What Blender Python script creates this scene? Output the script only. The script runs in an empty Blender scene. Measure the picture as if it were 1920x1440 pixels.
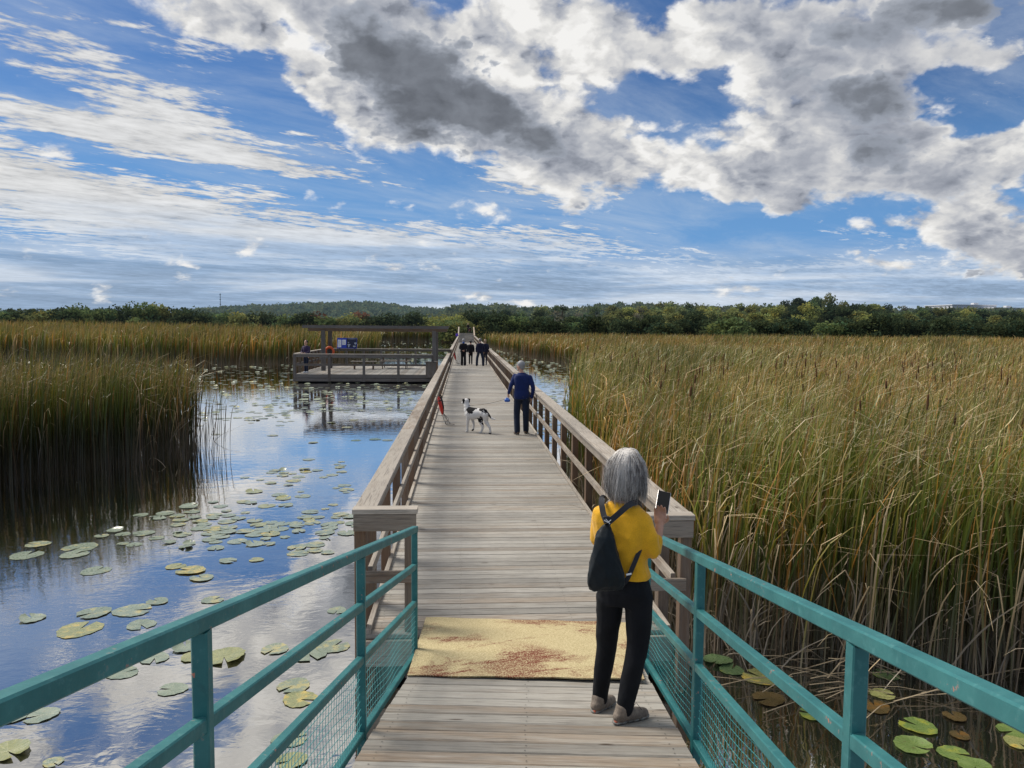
import bpy, bmesh, math, random
import numpy as np
from mathutils import Vector, Matrix
random.seed(11); rng = np.random.default_rng(5)
scene = bpy.context.scene
COL = scene.collection
R = math.radians

# ------------------------------------------------------------------ camera
FPX = 1440.0; EYE = 3.05
PITCH = math.atan((720 - 612.7) / FPX); YAW = R(3.645); ROLL = R(0.48)
fw = Vector((math.sin(YAW) * math.cos(PITCH), math.cos(YAW) * math.cos(PITCH), -math.sin(PITCH)))
rt0 = Vector((math.cos(YAW), -math.sin(YAW), 0)); up0 = rt0.cross(fw)
rt = rt0 * math.cos(ROLL) + up0 * math.sin(ROLL); up = -rt0 * math.sin(ROLL) + up0 * math.cos(ROLL)
cam_d = bpy.data.cameras.new('camera'); cam = bpy.data.objects.new('camera', cam_d); COL.objects.link(cam)
cam_d.sensor_width = 36; cam_d.lens = 27.0; cam_d.clip_start = 0.05; cam_d.clip_end = 20000
M3 = Matrix((rt, up, -fw)).transposed()
cam.matrix_world = Matrix.Translation((0, 0, EYE)) @ M3.to_4x4()
scene.camera = cam
def ray(u, v): return fw + rt * ((u - 960) / FPX) - up * ((v - 720) / FPX)
def onz(u, v, z):
    d = ray(u, v); t = (z - EYE) / d.z; return Vector((d.x * t, d.y * t, z))
def aty(u, v, y):
    d = ray(u, v); t = y / d.y; return Vector((d.x * t, y, EYE + d.z * t))
def azel(u, v):
    d = ray(u, v).normalized(); return math.atan2(d.x, d.y), math.asin(d.z)

scene.view_settings.view_transform = 'Standard'; scene.view_settings.look = 'None'; scene.view_settings.exposure = 0

# ------------------------------------------------------------------ node helper
class NT:
    def __init__(s, nt): s.nt = nt; s.n = nt.nodes; s.l = nt.links
    def _in(s, sock, v):
        if v is None: return
        if isinstance(v, bpy.types.NodeSocket): s.l.new(v, sock)
        else: sock.default_value = v
    def m(s, op, a, b=None, c=None, clamp=False):
        n = s.n.new('ShaderNodeMath'); n.operation = op; n.use_clamp = clamp
        s._in(n.inputs[0], a); s._in(n.inputs[1], b); s._in(n.inputs[2], c); return n.outputs[0]
    def v(s, op, a, b=None):
        n = s.n.new('ShaderNodeVectorMath'); n.operation = op
        s._in(n.inputs[0], a); s._in(n.inputs[1], b); return n.outputs[0]
    def comb(s, x, y, z):
        n = s.n.new('ShaderNodeCombineXYZ'); s._in(n.inputs[0], x); s._in(n.inputs[1], y); s._in(n.inputs[2], z); return n.outputs[0]
    def sep(s, v):
        n = s.n.new('ShaderNodeSeparateXYZ'); s._in(n.inputs[0], v); return n.outputs
    def noise(s, vec, scale, detail=4, rough=0.5, dist=0.0, lac=2.0):
        n = s.n.new('ShaderNodeTexNoise'); s._in(n.inputs['Vector'], vec); s._in(n.inputs['Scale'], scale)
        n.inputs['Detail'].default_value = detail; n.inputs['Roughness'].default_value = rough
        n.inputs['Distortion'].default_value = dist; n.inputs['Lacunarity'].default_value = lac; return n.outputs[0]
    def step(s, x, a, b, lo=0.0, hi=1.0):
        n = s.n.new('ShaderNodeMapRange'); n.interpolation_type = 'SMOOTHSTEP'
        s._in(n.inputs[0], x); s._in(n.inputs[1], a); s._in(n.inputs[2], b)
        s._in(n.inputs[3], lo); s._in(n.inputs[4], hi); return n.outputs[0]
    def lin(s, x, a, b, lo=0.0, hi=1.0):
        n = s.n.new('ShaderNodeMapRange'); s._in(n.inputs[0], x); s._in(n.inputs[1], a); s._in(n.inputs[2], b)
        s._in(n.inputs[3], lo); s._in(n.inputs[4], hi); return n.outputs[0]
    def mix(s, f, a, b, typ='MIX'):
        n = s.n.new('ShaderNodeMix'); n.data_type = 'RGBA'; n.blend_type = typ
        s._in(n.inputs[0], f)
        for sk, vv in ((n.inputs[6], a), (n.inputs[7], b)):
            if isinstance(vv, (tuple, list)) and len(vv) == 3: vv = (*vv, 1)
            s._in(sk, vv)
        return n.outputs[2]
    def ramp(s, f, stops):
        n = s.n.new('ShaderNodeValToRGB'); s._in(n.inputs[0], f); e = n.color_ramp.elements
        while len(e) < len(stops): e.new(0.5)
        for k, (p, c) in enumerate(stops): e[k].position = p; e[k].color = (*c, 1)
        return n.outputs[0]
    def attr(s, name):
        n = s.n.new('ShaderNodeAttribute'); n.attribute_name = name; return n
    def node(s, t, **kw):
        n = s.n.new(t)
        for k, v in kw.items(): setattr(n, k, v)
        return n
# ------------------------------------------------------------------ sky and sun
SUN_AZ = R(-58); SUN_EL = R(50)           # azimuth measured from +Y towards +X
w = bpy.data.worlds.new('World'); scene.world = w; w.use_nodes = True
t = NT(w.node_tree); t.n.clear()
sky = t.node('ShaderNodeTexSky'); sky.sky_type = 'NISHITA'; sky.sun_disc = False
sky.sun_elevation = SUN_EL; sky.sun_rotation = SUN_AZ; sky.altitude = 100; sky.air_density = 1.0; sky.dust_density = 0.4; sky.ozone_density = 1.6
tc = t.node('ShaderNodeTexCoord').outputs['Generated']
tc = t.v('NORMALIZE', tc)
dx, dy, dz = t.sep(tc)
az = t.m('ARCTAN2', dx, dy); el = t.m('ARCSINE', dz)
zc = t.m('MAXIMUM', dz, 0.0)
# ragged cloud outlines: the blob masks are read at warped angles
wn = t.node('ShaderNodeTexNoise'); t._in(wn.inputs['Vector'], t.comb(t.m('MULTIPLY', az, 1.0), t.m('MULTIPLY', el, 1.6), 0.3))
wn.inputs['Scale'].default_value = 9; wn.inputs['Detail'].default_value = 5; wn.inputs['Roughness'].default_value = 0.6
wr = t.sep(t.v('SUBTRACT', wn.outputs['Color'], (0.5, 0.5, 0.5)))
azw = t.m('MULTIPLY_ADD', wr[0], 0.16, az); elw = t.m('MULTIPLY_ADD', wr[1], 0.08, el)
def blobs(lst, a=None, e=None):
    a = a or azw; e = e or elw; tot = None
    for (px, py, rx, ry, rot, s) in lst:
        a0, e0 = azel(px, py); ra = rx / FPX; re = ry / FPX; c, sn = math.cos(R(rot)), math.sin(R(rot))
        da = t.m('SUBTRACT', a, a0); de = t.m('SUBTRACT', e, e0)     # rot > 0 : falls towards the right
        u = t.m('MULTIPLY_ADD', da, c / ra, t.m('MULTIPLY', de, -sn / ra))
        vv = t.m('MULTIPLY_ADD', da, sn / re, t.m('MULTIPLY', de, c / re))
        q = t.m('MULTIPLY_ADD', u, u, t.m('MULTIPLY', vv, vv))
        g = t.m('MULTIPLY', t.m('EXPONENT', t.m('MULTIPLY', q, -1.0)), s)
        tot = g if tot is None else t.m('ADD', tot, g)
    return tot
# --- heaped clouds
def soft(k, ox=0.0, oy=0.0):
    den = t.m('ADD', zc, k)
    return t.comb(t.m('ADD', t.m('DIVIDE', dx, den), ox), t.m('ADD', t.m('DIVIDE', dy, den), oy), 0.0)
pc = soft(0.42)
wv = t.node('ShaderNodeTexNoise'); t._in(wv.inputs['Vector'], pc); wv.inputs['Scale'].default_value = 7.0; wv.inputs['Detail'].default_value = 6; wv.inputs['Roughness'].default_value = 0.62
wsc = t.v('SCALE', t.v('SUBTRACT', wv.outputs['Color'], (0.5, 0.5, 0.5))); wsc.node.inputs['Scale'].default_value = 0.12
pw = t.v('ADD', pc, wsc)
def puff(vec, sc, det):
    n = t.node('ShaderNodeTexVoronoi'); n.voronoi_dimensions = '2D'; n.feature = 'SMOOTH_F1'; n.inputs['Smoothness'].default_value = 0.55
    n.inputs['Scale'].default_value = sc; n.inputs['Detail'].default_value = det; n.inputs['Roughness'].default_value = 0.55; n.inputs['Lacunarity'].default_value = 2.2
    t._in(n.inputs['Vector'], vec); return t.m('SUBTRACT', 1.0, n.outputs['Distance'])
n1 = t.noise(pc, 3.6, 9, 0.55, 0.1)
pf = puff(pw, 6.5, 3); pf2 = puff(t.v('ADD', pw, (-0.030, 0.020, 0)), 6.5, 3)
relief = t.m('SUBTRACT', pf, pf2)
n1c = t.noise(pc, 12, 7, 0.6, 0.1)
relief2 = t.m('SUBTRACT', n1c, t.noise(t.v('ADD', pc, (-0.014, 0.009, 0)), 12, 6, 0.6, 0.1))
covC = blobs([
    (770, 155, 230, 100, 24, 0.95), (560, 120, 90, 45, 20, 0.30), (640, 10, 190, 40, 0, 0.40), (900, 215, 150, 60, 20, 0.45),
    (1130, 90, 240, 120, 10, 0.52), (1250, 70, 120, 60, 0, 0.2), (1180, 310, 130, 50, 0, 0.3), (1300, 340, 120, 30, 0, 0.3), (1080, 280, 170, 70, 12, 0.36), (460, 60, 60, 45, 0, 0.25), (390, 30, 70, 30, 0, 0.2),
    (1560, 190, 190, 100, 8, 0.46), (1420, 290, 150, 50, 0, 0.32), (1670, 45, 330, 62, 0, 0.42), (1440, 60, 110, 60, 0, 0.16),
    (1700, 300, 130, 45, 5, 0.44), (1870, 280, 100, 42, 0, 0.46), (1790, 420, 150, 60, 5, 0.52), (1400, 375, 110, 28, 0, 0.45),
    (1590, 360, 190, 45, 8, 0.34), (1640, 490, 45, 18, 0, 0.45), (1580, 430, 60, 18, 0, 0.25), (1110, 395, 48, 14, 0, 0.42), (1325, 468, 60, 12, 0, 0.38),
    (1790, 110, 150, 40, 0, 0.26), (1900, 470, 100, 30, 0, 0.5), (960, 30, 150, 60, 0, 0.2),
    (330, -70, 260, 90, 15, 0.35), (560, -160, 160, 110, 0, 0.4), (80, -60, 120, 60, 0, 0.2), (330, -190, 130, 60, 0, -0.35), (60, 10, 100, 60, 0, -0.2), (200, -330, 300, 90, 0, 0.35),
    (1240, 210, 62, 62, 25, -0.40), (1330, 150, 60, 26, -25, -0.32), (1195, 30, 70, 45, 30, -0.4), (1350, 125, 45, 30, 0, -0.25), (1840, 228, 62, 30, 0, -0.42), (1760, 165, 90, 14, -8, -0.15), (1620, 400, 60, 20, 0, -0.2), (1330, 430, 170, 50, 4, -0.40),
    (1430, 450, 200, 30, 0, -0.3), (480, 200, 100, 60, 30, -0.35), (560, 60, 20, 18, 0, -0.2), (600, 75, 60, 22, 15, -0.30), (1850, 165, 90, 20, -8, -0.3),
])
covhigh = t.step(el, R(25), R(36), 0.0, 0.46)             # above the picture: mostly broken cloud
covC = t.m('ADD', covC, covhigh)
dens = t.m('ADD', t.m('MULTIPLY_ADD', t.m('SUBTRACT', n1, 0.5), 1.35, t.m('MULTIPLY', t.m('SUBTRACT', n1c, 0.5), 0.45)), t.m('MULTIPLY_ADD', t.m('SUBTRACT', pf, 0.62), 0.45, t.m('MULTIPLY_ADD', covC, 0.90, 0.085)))
aC = t.step(dens, 0.05, 0.32)
dark = blobs([(800, 165, 180, 80, 26, 0.3), (500, 120, 60, 22, 10, 0.35), (650, 15, 130, 24, 0, 0.40),
              (1620, 215, 120, 62, 25, 0.72), (1720, 30, 260, 48, 0, 0.62), (1500, 320, 90, 26, 0, 0.5), (1110, 395, 60, 20, 0, 0.6), (1325, 468, 70, 18, 0, 0.5),
              (1060, 300, 110, 48, 10, 0.42), (1750, 345, 80, 35, 0, 0.35), (1850, 130, 120, 60, 0, 0.38), (1600, 375, 130, 30, 5, 0.42), (1860, 480, 120, 30, 0, 0.45), (1440, 385, 70, 18, 0, 0.35), (1800, 400, 60, 45, 20, 0.3), (1890, 330, 100, 22, 0, 0.3)])
dcore = t.m('MULTIPLY', t.m('MINIMUM', dark, 1.0), t.step(dens, 0.10, 0.45))
lum = t.m('ADD', 0.72, t.m('MULTIPLY', t.m('MULTIPLY', relief, 0.75), t.m('SUBTRACT', 1.0, t.m('MULTIPLY', dcore, 0.6))))
lum = t.m('ADD', lum, t.m('MULTIPLY', relief2, 0.45))
lum = t.m('ADD', lum, t.m('MULTIPLY', t.m('SUBTRACT', n1c, 0.5), 0.10))
lum = t.m('SUBTRACT', lum, t.m('MULTIPLY', t.step(dens, 0.25, 0.90), 0.12))
lum = t.m('MULTIPLY', lum, t.m('SUBTRACT', 1.0, t.m('MULTIPLY', dcore, 0.80)))
lum = t.m('MINIMUM', t.m('MAXIMUM', lum, 0.09), 0.90)
colC = t.mix(t.step(lum, 0.15, 0.8), (0.90, 0.99, 1.20), (1.0, 0.99, 0.97))
colC = t.v('SCALE', colC); t._in(colC.node.inputs['Scale'], lum)
# --- high streaks running from upper left to the right-hand horizon
den = t.m('ADD', zc, 0.055); pxs = t.m('DIVIDE', dx, den); pys = t.m('DIVIDE', dy, den)
ca, sa = math.cos(R(50)), math.sin(R(50))
al = t.m('MULTIPLY_ADD', pxs, sa, t.m('MULTIPLY', pys, ca)); ac = t.m('MULTIPLY_ADD', pxs, ca, t.m('MULTIPLY', pys, -sa))
ps = t.comb(t.m('MULTIPLY', al, 0.26), t.m('MULTIPLY', ac, 1.0), 0.0)
s1 = t.noise(ps, 1.7, 10, 0.60, 0.35)
s2 = t.noise(t.comb(t.m('MULTIPLY', al, 0.9), t.m('MULTIPLY', ac, 1.5), 3.0), 2.6, 8, 0.62, 0.2)
s3 = t.noise(t.comb(t.m('MULTIPLY', al, 0.7), t.m('MULTIPLY', ac, 1.3), 7.0), 9.5, 7, 0.62, 0.1)
covS = blobs([(140, 105, 290, 75, 20, 0.36), (90, 225, 170, 26, 6, 0.34), (330, 240, 190, 45, 14, 0.24), (480, 315, 290, 20, 6, 0.34), (525, 358, 60, 18, 0, 0.34),
              (40, 300, 160, 50, 12, 0.34), (200, 400, 420, 55, 8, 0.50), (700, 450, 420, 40, 4, 0.42), (1080, 350, 190, 50, 10, 0.30), (1090, 440, 170, 30, 6, 0.30), (620, 275, 130, 22, 16, 0.30),
              (1600, 520, 450, 30, 0, 0.30), (300, 190, 150, 30, 20, 0.1), (420, 70, 120, 60, 20, 0.16), (900, 330, 90, 25, 10, 0.2),
              (480, 180, 90, 40, 25, -0.25), (60, 165, 80, 16, 14, -0.2), (100, 265, 120, 12, 8, -0.25), (700, 375, 250, 22, 6, -0.35), (820, 310, 70, 30, 10, -0.3), (1330, 430, 150, 45, 4, -0.5)],
             t.m('MULTIPLY_ADD', wr[0], 0.06, az), t.m('MULTIPLY_ADD', wr[1], 0.028, el))
low = t.step(el, R(9.0), R(3.2), 0.0, 0.26)
covS = t.m('ADD', t.m('ADD', covS, low), -0.19)
dS = t.m('ADD', t.m('MULTIPLY_ADD', t.m('SUBTRACT', s3, 0.5), 1.3, t.m('MULTIPLY', t.m('SUBTRACT', s1, 0.5), 0.95)), t.m('MULTIPLY_ADD', t.m('SUBTRACT', s2, 0.5), 0.75, covS))
aS = t.step(dS, 0.02, 0.26, 0.0, 0.94)
lumS = t.m('ADD', t.m('ADD', 0.62, t.m('MULTIPLY', t.m('SUBTRACT', s2, 0.5), 0.5)), t.m('MULTIPLY', t.m('SUBTRACT', s3, 0.5), 0.5))
lumS = t.m('ADD', lumS, t.step(dS, 0.1, 0.45, 0.0, 0.10))
# towards the horizon the sheet turns slate blue between pale bars
hb = t.noise(t.comb(t.m('MULTIPLY', az, 2.2), t.m('MULTIPLY', el, 30.0), 5.0), 1.5, 6, 0.55, 0.4)
hz_ = t.step(el, R(8.5), R(3.8))
grey = t.m('MULTIPLY', hz_, t.step(hb, 0.60, 0.42))
aS = t.m('MAXIMUM', aS, t.m('MULTIPLY', t.step(el, R(6.5), R(3.0)), 0.96))
lumS = t.m('ADD', t.m('MULTIPLY', lumS, t.m('SUBTRACT', 1.0, t.m('MULTIPLY', hz_, 0.55))), t.m('MULTIPLY', hz_, t.lin(hb, 0.35, 0.62, 0.24, 0.44)))
lumS = t.m('SUBTRACT', lumS, t.m('MULTIPLY', grey, 0.12))
lumS = t.m('MINIMUM', t.m('MAXIMUM', lumS, 0.2), 0.86)
colS = t.mix(grey, (1.0, 0.995, 0.98), (0.62, 0.90, 1.32))
colS = t.mix(t.m('MULTIPLY', hz_, 0.55), colS, (0.72, 0.92, 1.20))
colS = t.v('SCALE', colS); t._in(colS.node.inputs['Scale'], lumS)
# --- blue of the gaps
blue = t.mix(1.0, sky.outputs[0], (0.50, 0.77, 1.12), 'MULTIPLY')
blue = t.v('SCALE', blue); blue.node.inputs['Scale'].default_value = 0.072
blue = t.v('MINIMUM', blue, (0.17, 0.40, 0.76))
blue = t.mix(t.step(el, R(17), R(5), 0.0, 0.75), blue, (0.155, 0.36, 0.70))
vn = t.noise(t.comb(t.m('MULTIPLY', al, 0.35), t.m('MULTIPLY', ac, 0.8), 11.0), 1.6, 8, 0.66, 0.5)
veil = t.m('MULTIPLY', t.step(vn, 0.36, 0.74), 0.46)
blue = t.mix(veil, blue, (0.56, 0.64, 0.74))
c = t.mix(aS, blue, colS)
c = t.mix(aC, c, colC)
# --- nearer grey clouds with crisp billowing outlines in front of the white ones
covD = blobs([(765, 150, 170, 88, 24, 0.98), (905, 208, 125, 60, 12, 0.85), (670, 95, 60, 45, 0, 0.40), (500, 130, 55, 26, 20, 0.42), (1620, 215, 140, 66, 24, 0.72), (1560, 165, 60, 50, 0, 0.32), (1110, 397, 50, 16, 0, 0.65), (1060, 290, 90, 36, 10, 0.40), (1500, 322, 80, 22, 0, 0.45), (1325, 470, 60, 14, 0, 0.5), (1740, 22, 260, 44, 0, 0.66), (1700, 330, 60, 40, 20, 0.35), (1850, 490, 110, 24, 0, 0.5)])
dD = t.m('ADD', covD, t.m('ADD', t.m('MULTIPLY', t.m('SUBTRACT', n1c, 0.5), 0.62), t.m('MULTIPLY', t.m('SUBTRACT', pf, 0.62), 0.70)))
aD = t.m('MULTIPLY', t.step(dD, 0.24, 0.36), t.m('MULTIPLY_ADD', t.step(dD, 0.24, 0.6), 0.22, 0.76))
lD = t.m('MULTIPLY_ADD', t.step(dD, 0.26, 0.72), -0.20, 0.38)
lD = t.m('ADD', lD, t.m('ADD', t.m('MULTIPLY', relief, 0.09), t.m('MULTIPLY', relief2, 0.09)))
lD = t.m('ADD', t.m('MAXIMUM', lD, 0.13), t.m('MULTIPLY', t.m('SUBTRACT', n1, 0.5), 0.08))
colD = t.v('SCALE', (0.90, 0.99, 1.16)); t._in(colD.node.inputs['Scale'], lD)
c = t.mix(aD, c, colD)
c = t.v('SCALE', c); c.node.inputs['Scale'].default_value = 10.0
bg = t.node('ShaderNodeBackground'); t.l.new(c, bg.inputs[0]); bg.inputs[1].default_value = 0.1
wo = t.node('ShaderNodeOutputWorld'); t.l.new(bg.outputs[0], wo.inputs[0])
w.cycles.sampling_method = 'MANUAL'; w.cycles.sample_map_resolution = 1024

sl = bpy.data.lights.new('sun', 'SUN'); sl.energy = 3.9; sl.angle = R(24.0); sl.color = (1.0, 0.93, 0.82)
so = bpy.data.objects.new('sun', sl); COL.objects.link(so)
sd = Vector((math.sin(SUN_AZ) * math.cos(SUN_EL), math.cos(SUN_AZ) * math.cos(SUN_EL), math.sin(SUN_EL)))
so.rotation_euler = (-sd).to_track_quat('-Z', 'Y').to_euler(); so.location = (0, 0, 30)
# ------------------------------------------------------------------ object helpers
def tag(o, label=None, cat=None, group=None, kind=None):
    if label: o['label'] = label
    if cat: o['category'] = cat
    if group: o['group'] = group
    if kind: o['kind'] = kind
    return o
def link(name, mesh, mat=None, parent=None, loc=None):
    o = bpy.data.objects.new(name, mesh); COL.objects.link(o)
    if mat is not None and len(mesh.materials) == 0: mesh.materials.append(mat)
    if parent is not None: o.parent = parent
    if loc is not None: o.location = loc
    return o
def empty(name, loc, label, cat, group=None, rz=0.0):
    o = bpy.data.objects.new(name, None); COL.objects.link(o); o.location = loc; o.rotation_euler = (0, 0, rz)
    o.empty_display_size = 0.2
    return tag(o, label, cat, group)
class MB:
    """collects shapes of one part; uv runs along the grain, 'tint' is a random value per piece"""
    def __init__(s): s.v = []; s.f = []; s.uv = []; s.t = []
    def add(s, vs, fs, uvs=None, tint=None):
        o = len(s.v); s.v += [tuple(p) for p in vs]; tt = tint or (random.random(), random.random(), random.random())
        s.t += [tt] * len(vs)
        for k, f in enumerate(fs):
            s.f.append([i + o for i in f]); s.uv += (uvs[k] if uvs else [(0, 0)] * len(f))
    def beam(s, p0, p1, w, h, upv=(0, 0, 1), ch=0.004, tint=None):
        p0, p1 = Vector(p0), Vector(p1); d = (p1 - p0); L = d.length; d.normalize()
        u_ = Vector(upv); side = d.cross(u_).normalized(); u_ = side.cross(d).normalized()
        a, b = w / 2, h / 2
        if ch > 0: prof = [(-a + ch, -b), (a - ch, -b), (a, -b + ch), (a, b - ch), (a - ch, b), (-a + ch, b), (-a, b - ch), (-a, -b + ch)]
        else: prof = [(-a, -b), (a, -b), (a, b), (-a, b)]
        n = len(prof); vs = []
        for P in (p0, p1):
            for (x, y) in prof: vs.append(P + side * x + u_ * y)
        fs = []; uvs = []; off = random.random() * 40; acc = 0.0; ou = random.random() * 60
        for i in range(n):
            j = (i + 1) % n; seg = math.dist(prof[i], prof[j])
            fs.append([i, j, n + j, n + i]); uvs.append([(ou, off + acc), (ou, off + acc + seg), (ou + L, off + acc + seg), (ou + L, off + acc)]); acc += seg
        fs.append(list(range(n))[::-1]); uvs.append([(ou + prof[i][1] * 0.3, off + prof[i][0]) for i in range(n)][::-1])
        fs.append(list(range(n, 2 * n))); uvs.append([(ou + prof[i][1] * 0.3, off + prof[i][0]) for i in range(n)])
        s.add(vs, fs, uvs, tint); return s
    def box(s, c, sz, ch=0.004, tint=None):
        c = Vector(c); k = max(range(3), key=lambda i: sz[i]); ax = [Vector((1, 0, 0)), Vector((0, 1, 0)), Vector((0, 0, 1))]
        d = ax[k] * (sz[k] / 2)
        if k == 2: return s.beam(c - d, c + d, sz[1], sz[0], (1, 0, 0), ch, tint)
        if k == 0: return s.beam(c - d, c + d, sz[1], sz[2], (0, 0, 1), ch, tint)
        return s.beam(c - d, c + d, sz[0], sz[2], (0, 0, 1), ch, tint)
    def tube(s, pts, rad, n=8, tint=None, cap=True):
        pts = [Vector(p) for p in pts]; m = len(pts)
        if not isinstance(rad, (list, tuple)): rad = [rad] * m
        vs = []; prev = None
        for i, p in enumerate(pts):
            d = (pts[min(i + 1, m - 1)] - pts[max(i - 1, 0)]).normalized()
            if prev is None:
                a = d.orthogonal().normalized()
            else: a = (prev - d * prev.dot(d)).normalized()
            prev = a; b = d.cross(a)
            for k in range(n):
                th = 2 * math.pi * k / n; vs.append(p + (a * math.cos(th) + b * math.sin(th)) * rad[i])
        fs = []; uvs = []; acc = 0
        for i in range(m - 1):
            L = (pts[i + 1] - pts[i]).length
            for k in range(n):
                j = (k + 1) % n; fs.append([i * n + k, i * n + j, (i + 1) * n + j, (i + 1) * n + k])
                uvs.append([(acc, k / n), (acc, (k + 1) / n), (acc + L, (k + 1) / n), (acc + L, k / n)])
            acc += L
        if cap:
            fs.append(list(range(n))[::-1]); uvs.append([(0, 0)] * n); fs.append([(m - 1) * n + k for k in range(n)]); uvs.append([(0, 0)] * n)
        s.add(vs, fs, uvs, tint); return s
    def mesh(s, name='mesh', smooth=False):
        me = bpy.data.meshes.new(name); me.from_pydata(s.v, [], s.f); me.update()
        uvl = me.uv_layers.new(name='uv'); uvl.data.foreach_set('uv', np.array(s.uv, dtype=np.float32).ravel())
        at = me.attributes.new('tint', 'FLOAT_VECTOR', 'POINT'); at.data.foreach_set('vector', np.array(s.t, dtype=np.float32).ravel())
        if smooth: me.polygons.foreach_set('use_smooth', np.ones(len(me.polygons), dtype=bool))
        return me
    def build(s, name, mat, parent=None, smooth=False): return link(name, s.mesh(name, smooth), mat, parent)
def np_mesh(name, V, F, col=None, smooth=False, colname='col'):
    """V (n,3) and F (m,4) arrays"""
    me = bpy.data.meshes.new(name); n = len(V); m = len(F); k = F.shape[1]
    me.vertices.add(n); me.vertices.foreach_set('co', V.astype(np.float32).ravel())
    me.loops.add(m * k); me.loops.foreach_set('vertex_index', F.astype(np.int32).ravel())
    me.polygons.add(m); me.polygons.foreach_set('loop_start', np.arange(0, m * k, k, dtype=np.int32))
    me.polygons.foreach_set('loop_total', np.full(m, k, dtype=np.int32))
    if smooth: me.polygons.foreach_set('use_smooth', np.ones(m, dtype=bool))
    me.update(calc_edges=True)
    if col is not None:
        at = me.attributes.new(colname, 'FLOAT_VECTOR', 'POINT'); at.data.foreach_set('vector', col.astype(np.float32).ravel())
    return me

# ------------------------------------------------------------------ materials
def newmat(name):
    m = bpy.data.materials.new(name); m.use_nodes = True; t = NT(m.node_tree); t.n.clear()
    p = t.node('ShaderNodeBsdfPrincipled'); o = t.node('ShaderNodeOutputMaterial'); t.l.new(p.outputs[0], o.inputs[0])
    return m, t, p, o
def setp(t, p, **kw):
    for k, v in kw.items():
        k = {'color': 'Base Color', 'rough': 'Roughness', 'metal': 'Metallic', 'spec': 'Specular IOR Level', 'normal': 'Normal', 'ior': 'IOR', 'coat': 'Coat Weight', 'sheen': 'Sheen Weight'}[k]
        if isinstance(v, (tuple, list)) and len(v) == 3: v = (*v, 1)
        t._in(p.inputs[k], v)
def bump(t, h, strength=0.3, dist=0.01):
    b = t.node('ShaderNodeBump'); b.inputs['Strength'].default_value = strength; b.inputs['Distance'].default_value = dist; t.l.new(h, b.inputs['Height']); return b.outputs[0]
def wood(name, grey=(0.30, 0.275, 0.245), brown=(0.20, 0.135, 0.085), dark=(0.075, 0.062, 0.052), brownness=0.3, vary=0.5, pale=(0.46, 0.43, 0.39)):
    m, t, p, o = newmat(name)
    uv = t.node('ShaderNodeUVMap'); uv.uv_map = 'uv'; x, y, _ = t.sep(uv.outputs[0]); ti = t.sep(t.attr('tint').outputs['Vector'])
    g1 = t.noise(t.comb(t.m('MULTIPLY', x, 1.6), t.m('MULTIPLY', y, 42), 0), 1.6, 5, 0.62, 0.6)
    g2 = t.noise(t.comb(t.m('MULTIPLY', x, 5), t.m('MULTIPLY', y, 190), 2), 1.5, 3, 0.6)
    g3 = t.noise(t.comb(t.m('MULTIPLY', x, 1.3), t.m('MULTIPLY', y, 7), 4), 1.4, 4, 0.6, 0.4)
    b = t.m('ADD', t.m('MULTIPLY', t.m('SUBTRACT', ti[0], 0.5), vary), t.m('SUBTRACT', g3, 0.5))
    c = t.mix(t.step(t.m('ADD', b, brownness), 0.15, 0.75), grey, brown)
    c = t.mix(t.step(g1, 0.52, 0.72, 0, 0.55), c, pale)
    c = t.mix(t.step(g1, 0.50, 0.28, 0, 0.75), c, dark)
    c = t.mix(t.step(g2, 0.5, 0.30, 0, 0.55), c, dark)
    # knots
    vo = t.node('ShaderNodeTexVoronoi'); vo.inputs['Scale'].default_value = 1.0; t.l.new(t.comb(t.m('MULTIPLY', x, 1.7), t.m('MULTIPLY', y, 6.5), 0), vo.inputs['Vector'])
    c = t.mix(t.step(vo.outputs[0], 0.10, 0.045, 0, 0.85), c, (0.055, 0.035, 0.022))
    val = t.m('MULTIPLY_ADD', t.m('SUBTRACT', ti[1], 0.5), vary * 0.8, 1.0)
    big = t.noise(t.node('ShaderNodeNewGeometry').outputs['Position'], 0.55, 3, 0.6)
    val = t.m('MULTIPLY', val, t.lin(big, 0.3, 0.7, 0.82, 1.16))
    c = t.mix(1.0, c, t.comb(val, val, val), 'MULTIPLY')
    setp(t, p, color=c, rough=t.lin(g1, 0.3, 0.7, 0.62, 0.9), spec=0.35, normal=bump(t, t.m('ADD', g1, t.m('MULTIPLY', g2, 0.5)), 0.55, 0.004))
    return m
def plain(name, col, rough=0.6, spec=0.4, var=0.15, scale=8, metal=0.0, bmp=0.0, streak=None):
    m, t, p, o = newmat(name); tcn = t.node('ShaderNodeTexCoord').outputs['Object']
    v = tcn if streak is None else t.v('MULTIPLY', tcn, streak)
    n = t.noise(v, scale, 5, 0.6); k = t.lin(n, 0.3, 0.7, 1 - var, 1 + var)
    c = t.mix(1.0, (*col, 1), t.comb(k, k, k), 'MULTIPLY'); setp(t, p, color=c, rough=rough, spec=spec, metal=metal)
    if bmp: setp(t, p, normal=bump(t, t.noise(v, scale * 3, 5, 0.6), bmp, 0.01))
    return m
M = {}
M['deck'] = wood('weathered_deck_wood', (0.315, 0.300, 0.272), (0.27, 0.22, 0.17), brownness=0.20, vary=0.55, pale=(.46, .445, .42))
M['ramp'] = wood('ramp_deck_wood', (0.325, 0.308, 0.275), (0.27, 0.205, 0.145), brownness=0.30, vary=0.6, pale=(.48, .455, .42))
M['rail'] = wood('weathered_rail_wood', (0.29, 0.25, 0.205), (0.16, 0.10, 0.062), brownness=0.30, vary=0.4, pale=(0.33, 0.30, 0.26))
M['cap'] = wood('rail_cap_wood', (0.38, 0.34, 0.29), (0.19, 0.135, 0.09), brownness=0.24, vary=0.4, pale=(0.40, 0.365, 0.32))
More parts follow.
